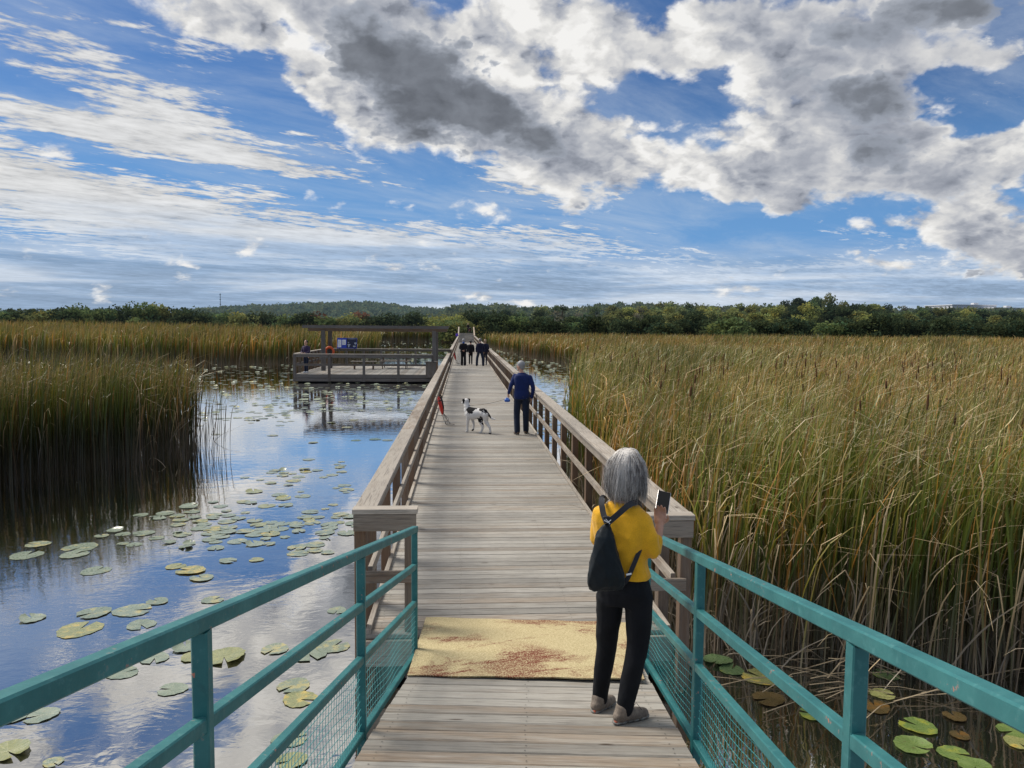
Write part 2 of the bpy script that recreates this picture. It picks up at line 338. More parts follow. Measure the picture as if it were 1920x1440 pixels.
M['post'] = wood('brown_post_wood', (0.17, 0.135, 0.105), (0.15, 0.088, 0.05), brownness=0.46, vary=0.5, pale=(0.26, 0.20, 0.15))
M['platform'] = wood('platform_wood', (0.13, 0.122, 0.115), (0.085, 0.062, 0.045), brownness=0.25, vary=0.4, pale=(0.19, 0.18, 0.17))
M['fresh'] = wood('pale_far_rail_wood', (0.42, 0.36, 0.29), (0.36, 0.26, 0.17), brownness=0.3, vary=0.3, pale=(0.55, 0.5, 0.42))
def teal():
    m, t, p, o = newmat('teal_paint'); g = t.node('ShaderNodeNewGeometry').outputs['Position']
    n = t.noise(g, 6, 6, 0.6); n2 = t.noise(g, 38, 6, 0.65); n3 = t.noise(g, 3.1, 3, 0.5); n4 = t.noise(g, 130, 3, 0.6)
    c = t.mix(t.step(n, 0.35, 0.7), (0.015, 0.125, 0.132), (0.030, 0.172, 0.175))
    c = t.mix(t.step(n2, 0.52, 0.70, 0, 0.32), c, (0.11, 0.28, 0.28))
    c = t.mix(t.step(t.noise(t.v('ADD', g, (5, 3, 1)), 14, 5, .7), 0.60, 0.72, 0, 0.4), c, (0.010, 0.075, 0.080))
    c = t.mix(t.step(n4, 0.60, 0.75, 0, 0.20), c, (0.02, 0.10, 0.11))
    c = t.mix(t.m('MULTIPLY', t.step(n2, 0.62, 0.66), t.step(n3, 0.50, 0.58)), c, (0.42, 0.16, 0.11))
    setp(t, p, color=c, rough=t.lin(n2, 0.3, 0.7, 0.42, 0.66), spec=0.45, normal=bump(t, n2, 0.15, 0.002)); return m
M['teal'] = teal()
M['tealwire'] = plain('teal_wire', (0.045, 0.26, 0.27), 0.45, 0.5, 0.2)
M['tealdark'] = plain('dark_teal_steel', (0.012, 0.075, 0.095), 0.6, 0.3, 0.3)
M['dark'] = plain('dark_wet_timber', (0.012, 0.012, 0.014), 0.7, 0.3, 0.3)
def matmat():
    m, t, p, o = newmat('worn_yellow_grit'); g = t.node('ShaderNodeTexCoord').outputs['Object']
    gx, gy, gz = t.sep(g)
    a = t.noise(t.v('ADD', g, (1.3, .4, 0)), 1.25, 5, 0.66, .4); b = t.noise(g, 95, 3, 0.7); c3 = t.noise(t.v('ADD', g, (4, 2, 0)), 1.5, 4, 0.6, 0.6)
    rg = t.m('ABSOLUTE', t.m('SUBTRACT', t.noise(t.comb(t.m('MULTIPLY_ADD', gy, -.5, gx), t.m('MULTIPLY_ADD', gx, -.25, t.m('MULTIPLY', gy, 1.4)), 2.9), 1.25, 5, 0.6, .5), 0.5))
    c = t.mix(t.step(b, 0.40, 0.62), (0.39, 0.315, 0.165), (0.60, 0.515, 0.31))
    pit = t.m('ADD', t.m('MULTIPLY', t.m('MULTIPLY', t.step(rg, 0.030, 0.0), t.step(a, .42, .58)), 0.85), t.m('MULTIPLY', t.step(a, 0.48, 0.64), 0.62))
    f = t.m('MULTIPLY', pit, t.step(b, 0.66, 0.42), clamp=True)
    c = t.mix(t.m('MULTIPLY', f, 1.5, clamp=True), c, (0.17, 0.052, 0.03))
    ed = t.m('MULTIPLY', t.step(gx, -0.72, -0.87), t.step(c3, 0.42, 0.6))
    c = t.mix(t.m('MULTIPLY', ed, t.step(b, 0.60, 0.45)), c, (0.03, 0.03, 0.028))
    setp(t, p, color=c, rough=0.9, spec=0.2, normal=bump(t, b, 0.7, 0.004)); return m
M['mat'] = matmat()
M['red'] = plain('red_plastic', (0.55, 0.035, 0.02), 0.4, 0.5, 0.1)
M['orange'] = plain('orange_buoy_plastic', (0.62, 0.09, 0.015), 0.45, 0.5, 0.12)
M['black'] = plain('black_plastic', (0.012, 0.012, 0.014), 0.45, 0.5, 0.2)
M['rope'] = plain('grey_rope', (0.10, 0.095, 0.09), 0.9, 0.2, 0.3, 60)
M['white'] = plain('white_paint', (0.75, 0.76, 0.78), 0.5, 0.4, 0.04)
M['signblue'] = plain('sign_blue', (0.016, 0.045, 0.36), 0.35, 0.5, 0.1)
M['signdark'] = plain('sign_dark_picture', (0.008, 0.010, 0.035), 0.35, 0.5, 0.5, 14)
M['signtext'] = plain('sign_grey_print', (0.30, 0.34, 0.42), 0.5, 0.3, 0.1)
M['purple'] = plain('purple_sign_paint', (0.10, 0.045, 0.42), 0.5, 0.4, 0.1)
M['skin'] = plain('skin', (0.48, 0.27, 0.19), 0.5, 0.4, 0.10, 25)
# ------------------------------------------------------------------ boardwalk
DZ = 0.45; Y0, Y1 = 6.36, 124.0; XL, XR = -0.80, 1.78
bw = empty('boardwalk', (0.48, Y0, 0), 'long floating boardwalk of weathered grey cross planks running straight to the far trees', 'boardwalk')
def kid(o, root):           # parts are modelled in world coordinates and then handed to their thing
    o.parent = root; o.matrix_parent_inverse = Matrix.Translation(-Vector(root.location)) if root.rotation_euler.z == 0 else root.matrix_world.inverted(); return o
mb = MB(); y = Y0 + 0.07
while y < Y1:
    e = (random.random() - .5) * 0.016; z = DZ - 0.019 + (random.random() - .5) * 0.003
    tint = (random.random(), random.random(), 0)
    mb.beam((XL - 0.02 + e, y, z), (XR + 0.02 + e, y, z + (random.random() - .5) * .002), 0.1315, 0.038, ch=0.005 if y < 30 else 0, tint=tint); y += 0.141
kid(mb.build('deck_planks', M['deck']), bw)
for sx in (XL + 0.005, XR - 0.005):
    mb = MB(); y = Y0
    while y < Y1:
        l = min(4.8, Y1 - y); mb.beam((sx, y + .004, DZ + 0.021), (sx, y + l - .004, DZ + 0.021), 0.045, 0.038); y += l
    kid(mb.build('edge_curb', M['cap']), bw)
mb = MB()
for sx in (XL - 0.025, XR + 0.025):
    y = Y0
    while y < Y1:
        l = min(4.8, Y1 - y); mb.beam((sx, y, DZ - 0.15), (sx, y + l, DZ - 0.15), 0.04, 0.22); y += l
mb.beam((XL - 0.02, Y0 - 0.022, DZ - 0.15), (XR + 0.02, Y0 - 0.022, DZ - 0.15), 0.04, 0.22)
kid(mb.build('side_joists', M['rail']), bw)
mb = MB(); y = Y0 + 0.3
while y < Y1:
    mb.box((0.48, y + 1.1, 0.04), (2.2, 2.0, 0.36)); y += 2.6
kid(mb.build('floats', M['dark']), bw)

M['screw'] = plain('dark_screw_head', (.05, .045, .04), .6, .4, .2)
mb = MB(); y = Y0 + 0.07
while y < 17:
    for sx in (XL + .10, -.02, .98, XR - .10):
        for o_ in (-.035, .035):
            jx, jy = random.gauss(0, .005), random.gauss(0, .004); mb.add([(sx + jx + .0042 * math.cos(q), y + o_ + jy + .0042 * math.sin(q), DZ + .0022) for q in [k * math.pi / 3 for k in range(6)]], [list(range(6))])
    y += 0.141
sc_ = kid(mb.build('screw_heads', M['screw']), bw); sc_['kind'] = 'stuff'

HC = 1.07
def rail_line(side, ya, yb, label, wing=None, zs=None):
    """side -1 left, +1 right; wing = 'near' gives the return panel that narrows the way to the ramp"""
    ex = XL if side < 0 else XR; o = side
    root = empty('wooden_railing', (ex, ya, DZ), label, 'railing', 'weathered timber railings along the boardwalk')
    xc = ex - 0.015 * (-o) * -1 if False else ex + o * 0.02         # middle of the cap
    mb = MB(); y = ya
    while y < yb - .01:
        l = min(4.9, yb - y); mb.beam((xc, y + .003, DZ + HC - .02), (xc, y + l - .003, DZ + HC - .02 + (random.random() - .5) * .004), 0.19, 0.04); y += l
    if wing: mb.beam((xc + o * 0.10, ya - 0.07, DZ + HC - .019), (xc - o * 0.44, ya - 0.07, DZ + HC - .019), 0.135, 0.044)
    kid(mb.build('cap_rail', M['cap']), root)
    mb = MB(); y = ya
    while y < yb - .01:
        l = min(4.9, yb - y); mb.beam((ex - o * 0.012, y + .003, DZ + HC - .11), (ex - o * 0.012, y + l - .003, DZ + HC - .11), 0.038, 0.135); y += l
    kid(mb.build('upper_rail', M['rail']), root)
    mb = MB(); y = ya
    while y < yb - .01:
        l = min(4.9, yb - y); mb.beam((ex - o * 0.012, y + .003, DZ + 0.50), (ex - o * 0.012, y + l - .003, DZ + 0.50), 0.040, 0.09); y += l
    kid(mb.build('middle_rail', M['cap']), root)
    if wing:
        kid(MB().beam((xc + o * 0.09, ya - 0.115, DZ + HC - .115), (xc - o * 0.43, ya - 0.115, DZ + HC - .115), 0.038, 0.14).build('end_upper_rail', M['rail']), root)
        kid(MB().beam((xc + o * 0.04, ya - 0.115, DZ + 0.49), (xc - o * 0.43, ya - 0.115, DZ + 0.49), 0.038, 0.10).build('end_middle_rail', M['rail']), root)
        for xx in (xc + o * 0.045, xc - o * 0.375):
            kid(MB().beam((xx, ya - 0.045, 0.05), (xx, ya - 0.045, DZ + HC - .045), 0.09, 0.10, (0, 1, 0)).build('post', M['post']), root)
    y = ya + 0.62
    while y < yb:
        px = ex + o * 0.058
        kid(MB().beam((px, y, 0.12), (px, y, DZ + HC - .045), 0.095 if y < 80 else .1, 0.135, (0, 1, 0), tint=(random.random(), random.random(), 0)).build('post', M['post']), root)
        y += 1.4
    return root
rail_line(-1, 6.50, 44.3, 'left timber railing from the teal ramp rails up to the viewing platform', 'near')
rail_line(+1, 6.22, 124.0, 'unbroken timber railing down the whole right side of the boardwalk', 'near')
rail_line(-1, 51.2, 124.0, 'timber railing on the left of the boardwalk beyond the viewing platform')

# far ramp that climbs to the shore
fr = empty('far_ramp', (0.48, 124, DZ), 'pale inclined ramp at the far end of the boardwalk with whitish railings', 'ramp')
def fz(y): return DZ + (y - 124.0) * 0.137
mb = MB(); y = 124.07
while y < 134.5: mb.beam((XL + .05, y, fz(y)), (XR - .05, y, fz(y)), 0.134, 0.04, ch=0); y += 0.141
kid(mb.build('ramp_planks', M['deck']), fr)
for sx in (XL, XR):
    mb = MB(); mb.beam((sx, 124.05, fz(124.05) + 1.08), (sx, 134.4, fz(134.4) + 1.02), 0.20, 0.16); mb.beam((sx, 124.05, fz(124.05) + .5), (sx, 134.4, fz(134.4) + .5), 0.05, 0.10)
    kid(mb.build('ramp_rail', M['fresh']), fr)
    for k in range(7):
        yy = 124.4 + k * 1.62; kid(MB().beam((sx, yy, fz(yy) - .2), (sx, yy, fz(yy) + 1.0), .1, .1, (0, 1, 0)).build('post', M['fresh']), fr)
kid(MB().box((0.48, 135.6, fz(134.5) - .12), (3.0, 2.4, .2)).build('landing', M['dark']), fr)

# ------------------------------------------------------------------ teal gangway in front
AZR = YAW + math.atan((1003 - 960) / FPX); SL = R(11.2)
V_UP = Vector((0, 0, 1)); P0 = Vector((0, 6.3, 0.47)); hh = Vector((math.sin(AZR), math.cos(AZR), 0)); la = Vector((math.cos(AZR), -math.sin(AZR), 0))
def rp(l, s, z=0.0):       # ramp coordinates: lateral, distance ahead of the lower end, height above the floor
    return P0 + la * l + hh * s + Vector((0, 0, z - s * math.tan(SL)))
gw = empty('gangway', rp(0.56, 0), 'sloping plank gangway with teal steel sides leading down onto the boardwalk', 'ramp')
nrm = (hh * math.sin(SL) + Vector((0, 0, math.cos(SL))))
mb = MB(); s = -0.02
while s > -9.2:
    zz = -0.02 + (random.random() - .5) * .003; e = (random.random() - .5) * .012
    mb.beam(rp(-0.228 + e, s, zz), rp(1.366 + e, s, zz), 0.138, 0.038, upv=nrm, ch=0.006, tint=(random.random(), random.random(), 0)); s -= 0.1465
kid(mb.build('ramp_planks', M['ramp']), gw)
mb = MB(); s = -0.02
while s > -4.5:
    for lx in (-.15, .56, 1.28):
        for o_ in (-.036, .036):
            c0 = rp(lx + random.gauss(0, .005), s + o_ + random.gauss(0, .004), .0022); mb.add([c0 + la * .0045 * math.cos(q) + (hh - V_UP * math.tan(SL)) * .0045 * math.sin(q) for q in [k * math.pi / 3 for k in range(6)]], [list(range(6))])
    s -= 0.1465
sc_ = kid(mb.build('screw_heads', M['screw']), gw); sc_['kind'] = 'stuff'
mb = MB()
for l in (-0.215, 1.35): mb.beam(rp(l, 0.02, -0.13), rp(l, -9.2, -0.13), 0.05, 0.17, upv=nrm)
mb.beam(rp(-.23, 0.03, -.13), rp(1.36, 0.03, -.13), .05, .17)
kid(mb.build('side_channel', M['tealdark']), gw)
for side, l in ((-1, -0.292), (1, 1.432)):
    root = empty('teal_railing', rp(l, -2.4), 'teal painted steel railing on the %s side of the gangway with wire mesh infill' % ('left' if side < 0 else 'right'), 'railing', 'teal steel railings of the gangway')
    S0, S1 = -0.68, -9.0
    kid(MB().beam(rp(l, S0 + .01, 0.938), rp(l, S1, 0.938), 0.045, 0.046, ch=.005).build('top_rail', M['teal']), root)
    kid(MB().beam(rp(l, S0, 0.658), rp(l, S1, 0.658), 0.038, 0.042, ch=.004).build('middle_rail', M['teal']), root)
    kid(MB().beam(rp(l, S0, 0.377), rp(l, S1, 0.377), 0.038, 0.042, ch=.004).build('lower_rail', M['teal']), root)
    kid(MB().beam(rp(l, S0, -0.02), rp(l, S1, -0.02), 0.038, 0.035, ch=.004).build('bottom_rail', M['teal']), root)
    ps = [-0.70, -2.45, -4.31, -6.17, -8.03]
    for sp in ps:
        pb = MB().beam(rp(l, sp, -0.13), rp(l, sp, 0.915), 0.044, 0.044, (0, 1, 0), ch=.004)
        for z_ in (.912, .658, .377, -.02):
            for ss in (-1, 1):
                for e_ in (-1, 1):
                    zc2 = z_ + (0 if z_ > .9 else e_ * .021); pts = [rp(l + q, sp + ss * .0225, zc2 + .0015 * math.sin(q * 900)) for q in (-.018, -.009, 0, .009, .018)]
                    pb.tube(pts, [.0025, .004, .0032, .004, .0025], 5)
        kid(pb.build('post', M['teal']), root)
    for a, b in zip(ps[:-1], ps[1:]):
        L = a - b - 0.05; n = int(L / 0.040); tn = -math.tan(SL)
        mb = MB(); tt = (.5, .5, .5)
        sg = random.random() * 6
        def wob(s_, z_): return 0.006 * math.sin(s_ * 5.2 + sg) + 0.004 * math.sin(z_ * 17 + sg * 2)
        for k in range(1, n):
            s_ = b + 0.025 + L * k / n
            mb.tube([rp(l + wob(s_, z_), s_ + 0.002 * math.sin(z_ * 30), z_) for z_ in (0.0, .12, .24, .36)], 0.0016, 3, tt, False)
        for k in range(1, 9):
            z_ = 0.0 + 0.36 * k / 9 
            mb.tube([rp(l + wob(b + L * q / 14, z_) + 0.002, b + 0.025 + L * q / 14, z_ + 0.006 * math.sin(q * 1.1 + sg)) for q in range(15)], 0.0017, 3, tt, False)
        kid(mb.build('mesh_panel', M['tealwire']), root)

# worn yellow plate over the joint between gangway and boardwalk
B = [Vector((-0.36, 4.93, 0)), Vector((1.175, 4.74, 0)), Vector((1.41, 6.40, 0)), Vector((-0.325, 6.76, 0))]
cpl = sum(B, Vector()) / 4
def platez(p):
    s_ = (p - P0).dot(hh); f = (p.y - 4.9) / 1.75
    return 0.764 * (1 - f) + 0.464 * f
mb = bmesh.new(); N = 24; grid = {}
for i in range(N + 1):
    for j in range(N + 1):
        a, b = i / N, j / N
        p = B[0].lerp(B[1], a).lerp(B[3].lerp(B[2], a), b)
        jit = 0.006 * math.sin(a * 23) * (b in (0.0, 1.0)) if True else 0
        z = platez(p) + 0.003 * math.sin(a * 5) * math.sin(b * 4)
        for kk, dz_ in ((0, 0), (1, -0.009)): grid[i, j, kk] = mb.verts.new((p.x - cpl.x, p.y - cpl.y + jit, z + dz_ - 0.6))
for i in range(N):
    for j in range(N):
        mb.faces.new([grid[i, j, 0], grid[i + 1, j, 0], grid[i + 1, j + 1, 0], grid[i, j + 1, 0]]); mb.faces.new([grid[i, j + 1, 1], grid[i + 1, j + 1, 1], grid[i + 1, j, 1], grid[i, j, 1]])
for i in range(N):
    mb.faces.new([grid[i, 0, 1], grid[i + 1, 0, 1], grid[i + 1, 0, 0], grid[i, 0, 0]]); mb.faces.new([grid[i, N, 0], grid[i + 1, N, 0], grid[i + 1, N, 1], grid[i, N, 1]])
    mb.faces.new([grid[0, i, 0], grid[0, i + 1, 0], grid[0, i + 1, 1], grid[0, i, 1]]); mb.faces.new([grid[N, i, 1], grid[N, i + 1, 1], grid[N, i + 1, 0], grid[N, i, 0]])
me = bpy.data.meshes.new('plate'); mb.to_mesh(me); mb.free()
tag(link('threshold_plate', me, M['mat'], None, (cpl.x, cpl.y, 0.6)), 'worn yellow grit plate with reddish scuffs bridging gangway and boardwalk', 'floor plate')

# ------------------------------------------------------------------ viewing platform
PX0, PX1, PY0, PY1 = -8.95, XL - 0.09, 41.4, 51.4
pf = empty('viewing_platform', ((PX0 + PX1) / 2, PY0, 0), 'square timber viewing platform floating on the left of the boardwalk', 'platform')
mb = MB(); x = PX0 + .07
while x < PX1: mb.beam((x, PY0, DZ - .02), (x, PY1, DZ - .02), 0.134, 0.038, ch=0); x += 0.141
kid(mb.build('deck_planks', M['deck']), pf)
mb = MB()
for y_ in (PY0 - .03, PY1 + .03):
    mb.beam((PX0, y_, DZ - .11), (PX1 - (0), y_, DZ - .11), 0.05, 0.17); mb.beam((PX0, y_, DZ - .30), (PX1, y_, DZ - .30), 0.05, 0.17)
mb.beam((PX0 - .03, PY0, DZ - .11), (PX0 - .03, PY1, DZ - .11), 0.05, 0.17); mb.beam((PX0 - .03, PY0, DZ - .30), (PX0 - .03, PY1, DZ - .30), 0.05, 0.17)
kid(mb.build('fascia_boards', M['platform']), pf)
kid(MB().box(((PX0 + PX1) / 2, (PY0 + PY1) / 2, 0.1), (PX1 - PX0 - .3, PY1 - PY0 - .3, .5)).build('floats', M['dark']), pf)
def plat_rail(a, b, n, label, skipfirst=False):
    a, b = Vector(a), Vector(b); root = empty('platform_railing', (a.x, a.y, DZ), label, 'railing', 'timber railings around the viewing platform')
    U = Vector((0, 0, 1)); upz = lambda z: U * (DZ + z)
    kid(MB().beam(a + upz(HC), b + upz(HC), .19, .045, ch=0).build('cap_rail', M['cap']), root)
    kid(MB().beam(a + upz(HC - .10), b + upz(HC - .10), .05, .12, ch=0).build('upper_rail', M['platform']), root)
    kid(MB().beam(a + upz(.50), b + upz(.50), .05, .11, ch=0).build('middle_rail', M['platform']), root)
    for k in range(n + 1):
        if k == 0 and skipfirst: continue
        p = a.lerp(b, k / n); kid(MB().beam(p + upz(-.40), p + upz(HC - .03), .13, .11, (0, 1, 0), ch=0).build('post', M['post'] if abs(a.x - b.x) < .1 else M['platform']), root)
plat_rail((PX0, PY0 - .02, 0), (PX1 - .75, PY0 - .02, 0), 4, 'front railing of the viewing platform facing the open water')
plat_rail((PX0, PY0 + .2, 0), (PX0, PY1, 0), 9, 'left side railing of the viewing platform running back to the reeds')
plat_rail((PX0 + .1, PY1, 0), (PX1, PY1, 0), 7, 'rear railing of the viewing platform behind the picnic table')
# grey box at the right-hand end of the front railing
bx = empty('storage_bin', (-1.72, 41.42, DZ), 'grey timber box closing the right end of the platform front railing', 'box')
kid(MB().box((-1.72, 41.42, 0.71), (0.56, 0.5, 0.80)).build('box_body', M['platform']), bx)
kid(MB().box((-1.405, 41.42, 0.71), (0.06, 0.56, 0.86)).build('side_board', M['post']), bx)
kid(MB().box((-1.74, 41.42, 1.13), (0.62, 0.56, 0.045)).build('lid', M['platform']), bx)

# pergola
pg = empty('pergola', (-4.9, 46, DZ), 'flat timber pergola on square posts over the viewing platform', 'pergola')
for (x, y_) in ((-8.0, 44.6), (-8.09, 47.4), (-1.69, 44.6), (-1.66, 47.4)):
    kid(MB().beam((x, y_, DZ), (x, y_, 2.78), .22, .22, (0, 1, 0), ch=.008).build('post', M['platform']), pg)
for y_ in (44.6, 47.4):
    kid(MB().beam((-8.85, y_, 2.80), (-0.98, y_, 2.80), .14, .18, ch=0).build('beam', M['post']), pg)
mb = MB()
for k in range(17):
    x = -8.95 + k * 0.5; mb.beam((x, 43.75, 2.95), (x, 48.3, 2.95), .05, .13, ch=0)
kid(mb.build('rafters', M['platform']), pg)
mb = MB()
for k in range(5):
    mb.beam((-9.0, 43.75 + k * 1.13, 3.035), (-0.85, 43.75 + k * 1.13, 3.035), .09, .045, ch=0)
mb.beam((-9.0, 43.70, 2.97), (-0.85, 43.70, 2.97), .05, .15, ch=0)
kid(mb.build('roof_battens', M['platform']), pg)

# life ring on the rear left post
lr = empty('life_ring', (-8.09, 47.15, 1.45), 'orange life ring hanging on the rear left pergola post', 'life ring')
def torus(name, R0, r, mat, par, nseg=28, ns=10, rot=None, loc=(0, 0, 0)):
    mb = MB(); vs = []; fs = []
    for i in range(nseg):
        a = 2 * math.pi * i / nseg
        for j in range(ns):
            b = 2 * math.pi * j / ns; rr = R0 + r * math.cos(b); vs.append((rr * math.cos(a), r * math.sin(b), rr * math.sin(a) * 1.12))
    for i in range(nseg):
        for j in range(ns):
            i2, j2 = (i + 1) % nseg, (j + 1) % ns; fs.append([i * ns + j, i * ns + j2, i2 * ns + j2, i2 * ns + j])
    mb.add(vs, fs); o = mb.build(name, mat, par, True); o.location = loc; return o
torus('ring', 0.24, 0.068, M['orange'], lr)
mb = MB()
for k in range(4):
    a = math.pi / 4 + k * math.pi / 2; c_ = Vector((0.24 * math.cos(a), 0, 0.27 * math.sin(a)))
    mb.tube([c_ + Vector((.075 * math.cos(a + q), .075 * math.sin(q * 1.0), 0)) for q in (0, .01)], .001, 3)
mb = MB().box((0, .02, .0), (.13, .05, .55)); ob = mb.build('backing_board', M['black'], lr)
mb = MB().tube([(-.03, -.05, .20), (0.02, -.09, .1), (.05, -.08, -.2), (-.02, -.09, -.4), (.04, -.07, -.55)], .012, 5); mb.build('throw_line', M['rope'], lr)

# information panel on the rear railing
ip = empty('information_sign', (-7.66, 51.25, 1.56), 'blue information panel with white text blocks and dark picture on the rear platform railing', 'sign')
ip.rotation_euler = (R(-14), 0, 0)
MB().box((0, 0, .33), (1.30, .03, .70)).build('board', M['signblue'], ip)
for xx, z_, h_ in ((-.49, .30, .50), (-.20, .38, .34)):
    pn = MB().box((xx, -.020, z_), (.23, .012, h_), ch=0).build('text_block', M['white'], ip)
    mb = MB(); zz = z_ + h_ / 2 - .04
    while zz > z_ - h_ / 2 + .03:
        wd = .19 * (0.75 + .25 * random.random()); mb.box((xx - (.19 - wd) / 2, -.028, zz), (wd, .003, .008), ch=0); zz -= .024
    mb.build('printed_lines', M['signtext'], pn)
MB().box((.30, -.020, .34), (.64, .012, .64), ch=0).build('picture', M['signdark'], ip)
mb = MB()
for (x_, z_, a_, b_) in ((.13, .22, .10, .05), (.12, .12, .05, .07), (.55, .32, .08, .07), (.48, .12, .10, .05), (.10, .36, .04, .03), (.3, .62, .3, .015)):
    mb.add([(x_ + a_ * math.cos(q), -.0275, z_ + b_ * math.sin(q) * (1 + .3 * math.sin(3 * q))) for q in [2 * math.pi * k / 14 for k in range(14)]], [list(range(14))])
mb.build('pale_picture_shapes', M['signtext'], ip)
mb = MB(); mb.box((-.5, .03, -.1), (.06, .05, .4)); mb.box((.5, .03, -.1), (.06, .05, .4)); mb.build('bracket', M['platform'], ip)

# picnic table
tb = empty('picnic_table', (-4.2, 47.6, DZ), 'grey timber picnic table with attached benches on the viewing platform', 'table')
mb = MB()
for k in range(5): mb.box((0, -.30 + k * .15, .74), (1.85, .14, .04))
mb.build('table_top', M['deck'], tb)
for yy in (-.72, .72): MB().box((0, yy, .45), (1.85, .26, .04)).build('bench', M['cap'], tb)
for xx in (-.7, .7):
    MB().beam((xx, -.62, 0), (xx, -.18, .72), .05, .09).build('leg', M['post'], tb); MB().beam((xx, .62, 0), (xx, .18, .72), .05, .09).build('leg', M['post'], tb)
    MB().beam((xx + .045, -.80, .40), (xx + .045, .80, .40), .04, .09).build('brace', M['post'], tb)
sb = empty('bench', (-5.9, 46.1, DZ), 'low backless timber bench left of the picnic table', 'bench')
MB().box((0, 0, .47), (1.5, .32, .05)).build('seat', M['cap'], sb)
for xx in (-.55, .55): MB().box((xx, 0, .22), (.08, .26, .44)).build('leg', M['post'], sb)

# rescue cans on the left railing
def rescue_can(x, y, label, lod=0):
    r = empty('rescue_can', (x, y, 1.10), label, 'rescue float')
    pr = [(0, .0), (.03, .03), (.08, .055), (.2, .07), (.36, .072), (.52, .068), (.62, .05), (.68, .02), (.69, 0)]
    MB().tube([(0.06 + .012 * math.sin(h * 3) + .22 * h, -.3 * h * 0, .16 - h) for h, _ in pr], [max(q, .002) * .92 for _, q in pr], 12).build('float_body', M['red'], r, True)
    MB().tube([(.08 + .23 * h, -.02, .16 - h) for h in (.15, .18)], .078, 12).build('strap', M['black'], r)
    mb = MB(); mb.tube([(.14, .05, .12), (.20, .07, .0), (.25, .05, -.25), (.24, .04, -.48)], .03, 8); mb.tube([(.10, 0, .17), (.16, .03, .20), (.2, .05, .1)], .02, 6)
    mb.build('handle', M['black'], r, True)
    mb = MB()
    rr = random.Random(4)
    for k in range(6):
        a0 = Vector((.17 + .03 * rr.random(), 0.02, -.42)); b0 = Vector((.32 + .22 * rr.random(), -.1 + .2 * rr.random(), -.87)); pts = []
        sw = .12 * (rr.random() - .3)
        for q in range(9):
            f = q / 8; p = a0.lerp(b0, f); p.x += sw * math.sin(f * math.pi) * 1.3 + .02 * math.sin(f * 17 + k); p.y += .06 * math.sin(f * math.pi + k); p.z = max(p.z, -.87); pts.append(p)
        mb.tube(pts, .007, 5)
    loop = [Vector((.50 + .16 * math.cos(q), .0 + .14 * math.sin(q), -.875)) for q in [k * 2 * math.pi / 16 for k in range(17)]]; mb.tube(loop, .007, 5)
    mb.build('rope', M['rope'], r, True); r.scale = (.72, .72, .72); return r
rescue_can(-.70, 20.2, 'red rescue float with tangled rope hanging on the left railing before the dog')
rescue_can(-.70, 53.5, 'small red rescue float hanging on the left railing just beyond the platform opening')
pps = empty('purple_sign', (-0.98, 118, 1.2), 'small purple sign on a post at the far left railing', 'sign')
MB().box((0, 0, .55), (.42, .03, .42)).build('board', M['purple'], pps); MB().box((0, .03, .1), (.08, .06, .8)).build('post', M['post'], pps)
# ------------------------------------------------------------------ water and ground
def water_mat():
    m = bpy.data.materials.new('pond_water'); m.use_nodes = True; t = NT(m.node_tree); t.n.clear()
    g = t.node('ShaderNodeNewGeometry'); pos = g.outputs['Position']
    gl = t.node('ShaderNodeBsdfGlossy'); gl.inputs['Roughness'].default_value = 0.012; gl.inputs['Color'].default_value = (1.0, 0.975, 0.94, 1)
    df = t.node('ShaderNodeBsdfDiffuse')
    n0 = t.noise(pos, 1.3, 4, .6)
    t.l.new(t.mix(t.step(n0, .4, .65), (0.012, 0.016, 0.016), (0.024, 0.020, 0.013)), df.inputs['Color'])
    px, py, pz = t.sep(pos)
    a = t.noise(t.comb(t.m('MULTIPLY', px, 1.0), t.m('MULTIPLY', py, 1.35), 0), 2.6, 3, .5, .5)
    b = t.noise(t.comb(t.m('MULTIPLY', px, 1.0), t.m('MULTIPLY', py, 1.9), 3), 11, 3, .55, .8)
    patch = t.step(t.noise(pos, .32, 3, .5), .42, .60, 0.30, 1.0)
    h = t.m('ADD', t.m('MULTIPLY', a, 1.5), t.m('MULTIPLY', t.m('MULTIPLY', b, patch), 0.42))
    bp = t.node('ShaderNodeBump'); bp.inputs['Strength'].default_value = 1.0; bp.inputs['Distance'].default_value = 0.0015; t.l.new(h, bp.inputs['Height'])
    for q in (gl, df): t.l.new(bp.outputs[0], q.inputs['Normal'])
    lw = t.node('ShaderNodeFresnel'); lw.inputs['IOR'].default_value = 1.75; t.l.new(bp.outputs[0], lw.inputs['Normal'])
    f = t.m('MINIMUM', t.m('MULTIPLY_ADD', lw.outputs[0], 1.35, 0.40), 0.97)
    mx = t.node('ShaderNodeMixShader'); t.l.new(f, mx.inputs[0]); t.l.new(df.outputs[0], mx.inputs[1]); t.l.new(gl.outputs[0], mx.inputs[2])
    o = t.node('ShaderNodeOutputMaterial'); t.l.new(mx.outputs[0], o.inputs[0]); return m
M['water'] = water_mat()
def sheet(name, x0, x1, y0, y1, z, mat):
    me = bpy.data.meshes.new(name); me.from_pydata([(x0, y0, z), (x1, y0, z), (x1, y1, z), (x0, y1, z)], [], [(0, 1, 2, 3)]); me.update()
    return tag(link(name, me, mat), kind='structure')
sheet('water', -170, 190, -60, 165, 0.0, M['water'])
M['ground'] = plain('marsh_ground', (0.035, 0.034, 0.018), 0.95, 0.1, .4, .05)
sheet('ground', -6000, 6000, -3000, 9000, -0.06, M['ground'])

